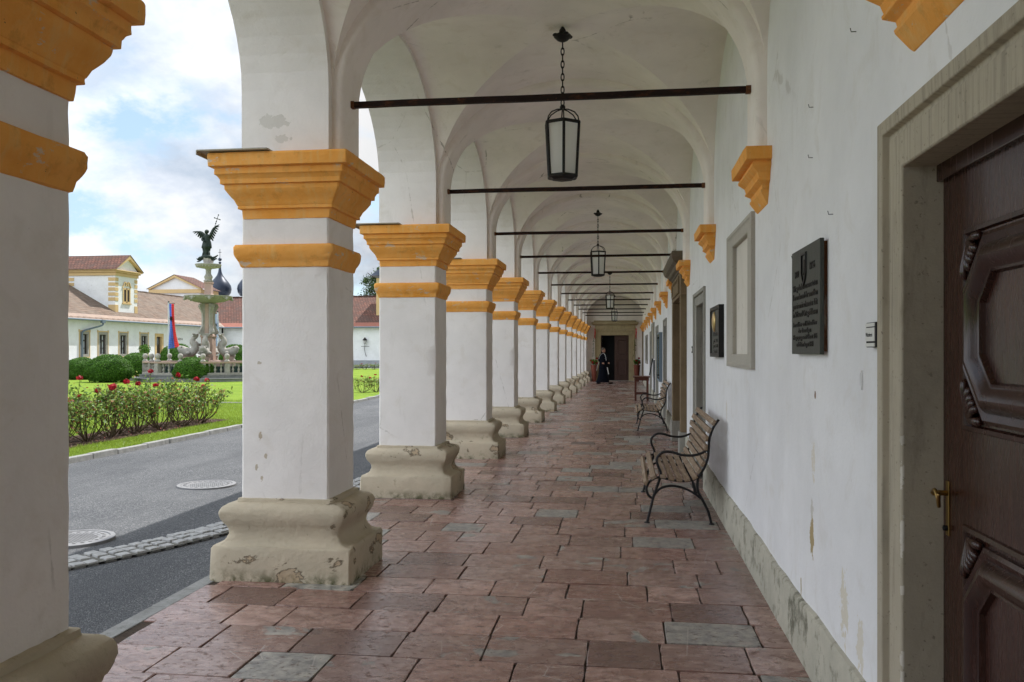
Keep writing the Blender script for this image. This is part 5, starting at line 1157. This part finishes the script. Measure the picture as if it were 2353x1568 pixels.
# flags
def flag(x, y, zt, zb, w0, w1, cols, pole_h, label, emblem):
    r_ = thing('flag', (x, y, 0), label, 'flag'); MB().tube([(x, y, 0), (x, y, pole_h)], .05, 10).build('pole', M_pole, r_, smooth=True, auto=50); MB().sphere((x, y, pole_h + .03), .06, 10, 8).build('pole_cap', M_iron, r_, smooth=True)
    MB().tube([(x, y, zt + .02), (x + w0 + .1, y, zt + .02)], .02, 8).build('crossbar', M_iron, r_)
    nz, nw = 24, 8
    def pos_(i, j):
        u, v = i / nw, j / nz; w_ = w0 + (w1 - w0) * v ** 2.2; return (x + .07 + w_ * u + .03 * v * math.sin(v * 5), y - .05 + .07 * math.sin(u * 9 + v * 4) * (.3 + v), zt + (zb - zt) * v + .12 * (u - .5) * v * v)
    for c, (i0, i1, m_) in enumerate(cols):
        b = MB()
        for j in range(nz):
            for i in range(i0, i1): b.quad(pos_(i, j), pos_(i + 1, j), pos_(i + 1, j + 1), pos_(i, j + 1))
        bm = b.build('flag_stripe', m_, r_, smooth=True); s_ = bm.modifiers.new('thick', 'SOLIDIFY'); s_.thickness = .004
    cx, cy, cz = pos_(4, 8); b = MB(); E8 = []
    for k in range(18):
        a = 2 * PI * k / 18; rr = emblem * (1.0 if k % 2 else .45) * (1.2 if abs(math.sin(a)) < .9 else 1); E8.append((cx + rr * .7 * math.cos(a), cz + rr * 1.15 * math.sin(a)))
    b.prism(E8, lambda a, c, h: (a, cy - .09 - h, c), 0, .004); b.build('eagle_emblem', M_black, r_)
flag(-28.85, 51.0, 4.62, 1.82, .32, .72, [(0, 4, M_blue), (4, 8, M_red)], 4.72, 'blue and red banner with a black eagle emblem left of the fountain', .17)
flag(-26.05, 52.0, 4.0, 1.9, -.28, -.3, [(0, 8, M_pale)], 4.12, 'pale blue banner half hidden behind the fountain column', .13)

# ------------------------------------------------------------------ left wing
XL = -41.5; LWF = lambda a, b, h: (XL + h, a, b)
lw = thing('left_wing', (XL, 66, 0), 'long low white wing with yellow framed windows and brown tiled roof', 'building')
WIN = [(60.70, 61.47), (63.02, 63.86), (65.83, 66.63), (68.92, 69.72)]
holes = [(a, c, 1.30, 2.96) for a, c in WIN] + [(71.33, 72.16, .25, 2.92), (57.2, 58.0, 1.3, 2.96), (78.4, 79.6, 1.7, 2.3)]
grid_wall('wall', 30, 83.7, 0, 4.2, holes, LWF, M_court, lw, 0); MB().box(XL - 9, XL - .35, 30, 92, 0, 4.1).build('core', M_dark, lw)
b = MB(); b.box(XL - .003, XL + .05, 30, 71.0, 0, .62); b.box(XL - .003, XL + .05, 72.5, 83.7, 0, .62); b.build('plinth', M_dado, lw)
for a, c in WIN + [(57.2, 58.0)]:
    f = MB(); f.mold(rect(a - .30, c + .30, 1.10, 3.24), [(0, 0), (0, .03), (.085, .03), (.085, 0)], LWF); f.box(XL, XL + .035, a - .34, a - .2, 3.1, 3.3); f.box(XL, XL + .035, c + .2, c + .34, 3.1, 3.3)
    wf = f.build('window_surround', M_yel, lw); MB().mold(rect(a - .214, c + .214, 1.187, 3.153), [(0, 0), (0, .015), (.205, .02), (.214, -.18)], LWF).build('stone_inner_frame', M_greyst, wf)
    g = MB(); ym = (a + c) / 2
    for (p, q, r_, s_) in ((a, a + .07, 1.3, 2.96), (c - .07, c, 1.3, 2.96), (ym - .03, ym + .03, 1.3, 2.96), (a, c, 1.3, 1.38), (a, c, 2.88, 2.96), (a, c, 2.40, 2.50), (a, c, 1.83, 1.86)): g.box(XL - .18, XL - .12, p, q, r_, s_)
    g.build('sash', M_winf, wf); MB().box(XL - .21, XL - .20, a, c, 1.3, 2.96).build('pane', M_glassd, wf)
    cu = MB(); cu.box(XL - .199, XL - .195, a + .09, ym - .05, 1.35, 2.3); cu.box(XL - .199, XL - .195, ym + .06, c - .1, 1.35, 2.9); cu.build('curtain', M_curtain, wf)
dsr = surround(lw, 'door_surround', 71.33, 72.16, 2.92, 71.05, 72.45, 3.2, M_yel, LWF, .02, .25, .25); MB().box(XL - .22, XL - .17, 71.3, 72.2, .25, 2.93).build('door', M_winf, lw)
MB().box(XL - .17, XL - .16, 71.5, 72.0, 2.2, 2.8).build('door_glass', M_glassd, lw)
MB().mold(rect(78.3, 79.7, 1.6, 2.4), [(0, 0), (0, .02), (.1, .02), (.1, -.2)], LWF).build('hatch_frame', M_greyst, lw)
b = MB(); ex, ez, rx_, rz_ = -41.1, 4.10, -47.1, 7.42; b.quad((ex, 30, ez), (ex, 83.6, ez), (rx_, 89.7, rz_), (rx_, 30, rz_)); b.quad((rx_, 30, rz_), (rx_, 95, rz_), (rx_ - 6, 95, ez), (rx_ - 6, 30, ez)); b.build('roof', M_tileY, lw)
sl_ = (rz_ - ez) / (ex - rx_)
b = MB(); b.quad((ex + .02, 30, ez + .012), (ex + .02, 83.55, ez + .012), (ex - .75, 84.2, ez + .75 * sl_ + .03), (ex - .75, 30, ez + .75 * sl_ + .03)); b.build('copper_eave', M_copper, lw)
b = MB(); yy = 48.0
while yy < 83: b.tube([(ex - .1, yy, ez + .16), (ex - .1, yy + .75, ez + .10)], .018, 5); b.tube([(ex - .1, yy, ez + .16), (ex - .35, yy, ez + .2)], .014, 5); yy += .75
b.build('snow_guard', M_copper, lw)
MB().tube([(ex + .06, 30, ez - .04), (ex + .06, 83.5, ez - .04)], .07, 8).build('gutter', M_gut, lw)
b = MB(); b.box(ex + .0, ex + .2, 62.5, 62.9, 3.85, 4.12); b.tube(smooth_path([(ex + .1, 62.7, 3.85), (ex + .08, 62.55, 3.65), (XL + .15, 61.5, 3.35), (XL + .12, 60.75, 3.15), (XL + .12, 60.62, 2.9)], 4) + [Vector((XL + .12, 60.62, 0))], .065, 10); b.build('downpipe', M_gut, lw, smooth=True, auto=40)
b = MB()
yy = 55.0
while yy < 94: b.box(rx_ - .1, rx_ + .1, yy, yy + .34, rz_ - .03, rz_ + .07 + random.uniform(0, .03)); yy += .37
b.build('ridge_tiles', M_tileY, lw)
text('lettering', 'LADEN', .30, M_winf, Matrix.Translation((XL + .012, 74.95, 2.66)) @ Matrix(((0, 0, 1, 0), (1, 0, 0, 0), (0, 1, 0, 0), (0, 0, 0, 1))), lw, .004, width=1.7)
# dormer house on the left wing
dm = thing('roof_pavilion', (-42.65, 68.5, 4.9), 'white roof pavilion with yellow striped corners and a pediment', 'dormer'); DX, D0, D1 = -42.65, 66.9, 70.15
MB().box(-51.5, DX, D0, D1, 4.6, 8.05).build('wall', M_court, dm)
for (xa, xb, ya, yb, k0) in ((DX - .62, DX + .03, D0 - .03, D0 + .42, 0), (DX - .3, DX + .03, D1 - .42, D1 + .03, 0), (-47.0, -46.4, D0 - .03, D0 + .1, 4)):
    b = MB()
    for k in range(k0, 6): b.box(xa, xb, ya, yb, 4.85 if k == 0 else 5.47 + k * .42, 5.55 if k == 0 else 5.75 + k * .42)
    b.build('corner_quoins', M_yel, dm)
b = MB(); b.box(-51.6, DX + .10, D0 - .10, D1 + .10, 8.02, 8.28); b.box(-51.6, DX + .22, D0 - .22, D1 + .22, 8.284, 8.42); b.box(-51.7, DX + .34, D0 - .34, D1 + .34, 8.424, 8.52); b.build('cornice', M_yel, dm, bevel=.02)
ym = (D0 + D1) / 2; b = MB(); b.prism([(D0 - .1, 8.5), (D1 + .1, 8.5), (ym, 9.72)], lambda a, c, h: (DX + h, a, c), -.2, .05); b.build('pediment', M_court, dm)
b = MB()
for (ya, yb) in ((D0 - .42, ym), (ym, D1 + .42)):
    za, zb_ = (8.52, 9.86) if yb == ym else (9.86, 8.52)
    b.prism([(ya, za - .0), (yb, zb_), (yb, zb_ - .30), (ya, za - .02 if za < 9 else za - .30)] if yb == ym else [(ya, za), (yb, zb_), (yb, zb_ - .02), (ya, za - .30)], lambda a, c, h: (DX + h, a, c), .055, .36)
b.build('raking_cornice', M_yel, dm)
b = MB(); b.quad((DX + .4, D0 - .46, 8.53), (DX + .4, ym, 9.90), (-52, ym, 9.90), (-52, D0 - .46, 8.53)); b.quad((DX + .4, D1 + .46, 8.53), (DX + .4, ym, 9.90), (-52, ym, 9.90), (-52, D1 + .46, 8.53)); b.build('roof', M_tileX, dm)
DWF = lambda a, c, h: (DX + h, a, c); b = MB(); b.mold(rect(ym - .55, ym + .55, 5.75, 7.05), [(0, 0), (0, .05), (.14, .05), (.14, 0)], DWF); b.box(DX, DX + .05, ym - .07, ym + .07, 5.75, 7.05); b.box(DX, DX + .10, ym - .65, ym + .65, 5.66, 5.76)
for sgn in (-1, 1):
    b.tube(smooth_path([(DX + .05, ym + sgn * .62, 7.12), (DX + .06, ym + sgn * .5, 7.22), (DX + .06, ym + sgn * .36, 7.50), (DX + .06, ym + sgn * .16, 7.52), (DX + .06, ym + sgn * .1, 7.32), (DX + .06, ym + sgn * .2, 7.25)], 4), .06, 6)
wfr = b.build('window_frame', M_yel, dm); MB().box(DX - .02, DX + .012, ym - .42, ym + .42, 5.88, 6.92).build('pane', M_winf, wfr)
# second gabled pavilion behind
g2 = thing('gabled_pavilion', (-51.3, 93, 0), 'white gabled pavilion with yellow trim rising behind the left wing roof', 'building'); GX0, GX1, GY = -54.2, -48.2, 92.0; gm = (GX0 + GX1) / 2
MB().box(GX0, GX1, GY, GY + 4, 0, 8.3).build('wall', M_court, g2)
b = MB(); b.box(GX0 - .05, GX1 + .05, GY - .05, GY + 4, 7.62, 7.8); b.box(GX0 - .2, GX1 + .2, GY - .2, GY + 4, 8.3, 8.72); b.build('cornice', M_yel, g2)
b = MB(); b.prism([(GX0 - .2, 8.72), (GX1 + .2, 8.72), (gm, 10.25)], lambda a, c, h: (a, GY - h, c), -.3, .0); b.build('pediment', M_court, g2)
b = MB()
for sgn in (-1, 1): b.prism([(gm, 10.36), (gm + sgn * 3.35, 8.75), (gm + sgn * 3.0, 8.75), (gm, 10.08)], lambda a, c, h: (a, GY - h, c), .004, .3)
b.build('raking_cornice', M_yel, g2)
b = MB()
for sgn in (-1, 1): b.quad((gm, GY - .35, 10.42), (gm + sgn * 3.45, GY - .35, 8.76), (gm + sgn * 3.45, GY + 4.2, 8.76), (gm, GY + 4.2, 10.42))
b.build('roof', M_tileX, g2)
# far wing
fw = thing('far_wing', (-25, 84, 0), 'white far wing with dark red tiled roof closing the courtyard', 'building'); YF = 84.0; FWF = lambda a, b, h: (a, YF - h, b)
grid_wall('wall', -41.5, 12, 0, 4.3, [(-38.1, -36.1, .3, 2.35)], FWF, M_court, fw, 0); MB().box(-41.4, 12, YF + .4, YF + 11, 0, 4.1).build('core', M_dark, fw)
MB().box(-41.4, 12, YF - .06, YF + .01, 0, .7).build('plinth', M_dado, fw)
surround(fw, 'doorway_surround', -38.1, -36.1, 2.35, -38.6, -35.6, 2.75, M_yel, FWF, .03, .25)
b = MB(); b.quad((-41.3, YF - .4, 4.12), (12, YF - .4, 4.12), (12, YF + 5.8, 7.58), (-47.3, YF + 5.8, 7.58)); b.quad((-47, YF + 5.8, 7.58), (12, YF + 5.8, 7.58), (12, YF + 12, 4.1), (-47, YF + 12, 4.1)); b.build('roof', M_tileX, fw)
b = MB(); b.quad((-41.3, YF - .42, 4.13), (12, YF - .42, 4.13), (12, YF + .3, 4.55), (-42, YF + .3, 4.55)); b.build('eave_band', mat('red_eave_band', rough=.7, fn=f_stone((.34, .13, .09), (.26, .10, .07), (.2, .12, .09), 1.5)), fw)
MB().tube([(-41.2, YF - .47, 4.06), (12, YF - .47, 4.06)], .07, 8).build('gutter', M_gut, fw)
b = MB(); b.box(-38.0, -37.6, YF - .5, YF - .2, 3.5, 3.95); b.tube(smooth_path([(-37.8, YF - .35, 3.5), (-37.7, YF - .3, 3.3), (-36.9, YF - .15, 3.0), (-36.7, YF - .12, 2.7)], 4) + [Vector((-36.7, YF - .12, 0))], .07, 8); b.build('downpipe', M_gut, fw, smooth=True, auto=40)
b = MB(); x = -46.8
while x < 8: b.box(x, x + .36, YF + 5.7, YF + 5.9, 7.55, 7.66 + random.uniform(0, .03)); x += .4
b.build('ridge_tiles', M_tileX, fw)
wl = thing('wall_lantern', (-26.15, YF, 1.9), 'black street lantern on a scrolled bracket on the far white wing', 'lamp')
b = MB(); b.box(-26.55, -25.7, YF - .32, YF - .28, 2.10, 2.14); b.tube(smooth_path([(-26.1, YF - .02, 1.1), (-26.15, YF - .2, 1.4), (-26.2, YF - .3, 1.9), (-26.16, YF - .3, 2.14)], 4), .03, 6); b.tube([(-26.16, YF, 2.12), (-26.16, YF - .3, 2.12)], .025, 6); b.tube([(-26.16, YF - .3, 2.14), (-26.16, YF - .3, 2.42)], .025, 6); b.build('bracket', M_iron, wl)
MB().lathe([(.14, 2.42), (.21, 2.74), (.27, 2.76), (.08, 2.95), (.03, 3.02)], (-26.16, YF - .3, 0), 6).build('lamp_head', M_iron, wl); MB().lathe([(.145, 2.45), (.20, 2.72)], (-26.16, YF - .3, 0), 6, rot=.02, sx=1.03, sy=1.03).build('glass', M_frost, wl)
# yellow turret and church domes
yt = thing('yellow_turret', (-23.8, 87.5, 0), 'yellow turret with a curved dark roof on the far wing', 'turret'); MB().box(-25.6, -22.0, 85.8, 89.4, 4.5, 9.2).build('wall', M_yel, yt)
MB().lathe([(2.05, 9.2), (2.15, 9.3), (2.2, 9.42)], (-23.8, 87.6, 0), 4, rot=PI / 4).build('cornice', M_yel, yt)
MB().lathe([(3.35, 9.42), (3.1, 9.55), (2.3, 10.1), (1.6, 11.1), (1.2, 12.3), (.9, 13.6), (.1, 14.5)], (-23.8, 87.6, 0), 4, rot=PI / 4).build('roof', M_slate, yt)
ON = [(.25, .1), (1.25, .12), (1.62, .65), (1.74, 1.25), (1.64, 1.8), (1.25, 2.4), (.78, 2.95), (.45, 3.4), (.27, 3.9), (.19, 4.4), (.17, 5.3), (.22, 5.35), (.2, 5.45), (.1, 5.5)]
ch = None
for x, lb in ((-62.25, 'dark onion dome church tower rising behind the fountain'), (-57.55, 'second onion dome church tower, mostly hidden by the second pillar')):
    if ch is None:
        ch = thing('onion_dome_tower', (x, 125, 0), lb, 'church tower', 'church towers behind the wing'); MB().box(x - 1.3, x + 1.3, 123.7, 126.3, 0, 10.0).build('tower_body', M_court, ch)
        MB().lathe([(r_, 10.0 + z) for r_, z in ON], (x, 125, 0), 16).build('onion_dome', M_slate, ch, smooth=True); MB().sphere((x, 125, 15.85), .28, 12, 8).build('ball', M_slate, ch, smooth=True)
        b = MB(); b.tube([(x, 125, 16.1), (x, 125, 17.45)], .04, 6); b.tube([(x - .25, 125, 16.95), (x + .25, 125, 16.95)], .035, 6); b.build('cross', M_iron, ch)
    else: clone(ch, (x, 125, 0), lb)
# tree behind the far wing
tr = thing('leafy_tree', (-30.8, 105, 0), 'dark green tree crown showing over the far red roof', 'tree'); b = MB(); b.tube([(-30.8, 105, 0), (-30.7, 105, 4), (-30.9, 105, 8), (-30.8, 105, 11)], [.4, .32, .2, .08], 10)
for k in range(9): a = k * 2.4; z = 6 + k * .6; b.tube([(-30.8, 105, z), (-30.8 + 1.4 * math.cos(a), 105 + 1.4 * math.sin(a), z + .8), (-30.8 + 2.3 * math.cos(a), 105 + 2.3 * math.sin(a), z + 1.2)], [.12, .08, .03], 6)
b.build('trunk', M_bark, tr); P = []
for k in range(46):
    a, q, z = RNG.uniform(0, 2 * PI), RNG.uniform(0, 1) ** .6, RNG.uniform(6.0, 12.2); rr = 2.5 * math.sqrt(max(.05, 1 - ((z - 8.2) / 4.4) ** 2)) * q; c = np.array([-30.8 + rr * math.cos(a), 105 + rr * math.sin(a), z]); P.append(c + RNG.normal(0, 1, (150, 3)) * np.array([.36, .36, .28]))
P = np.concatenate(P); V, F = leaves(P, RNG.normal(0, 1, P.shape), .11, .6); npmesh('crown', V, F, M_tree, tr, np.c_[RNG.uniform(0, 1, len(P)), np.zeros((len(P), 2)), np.ones(len(P))])
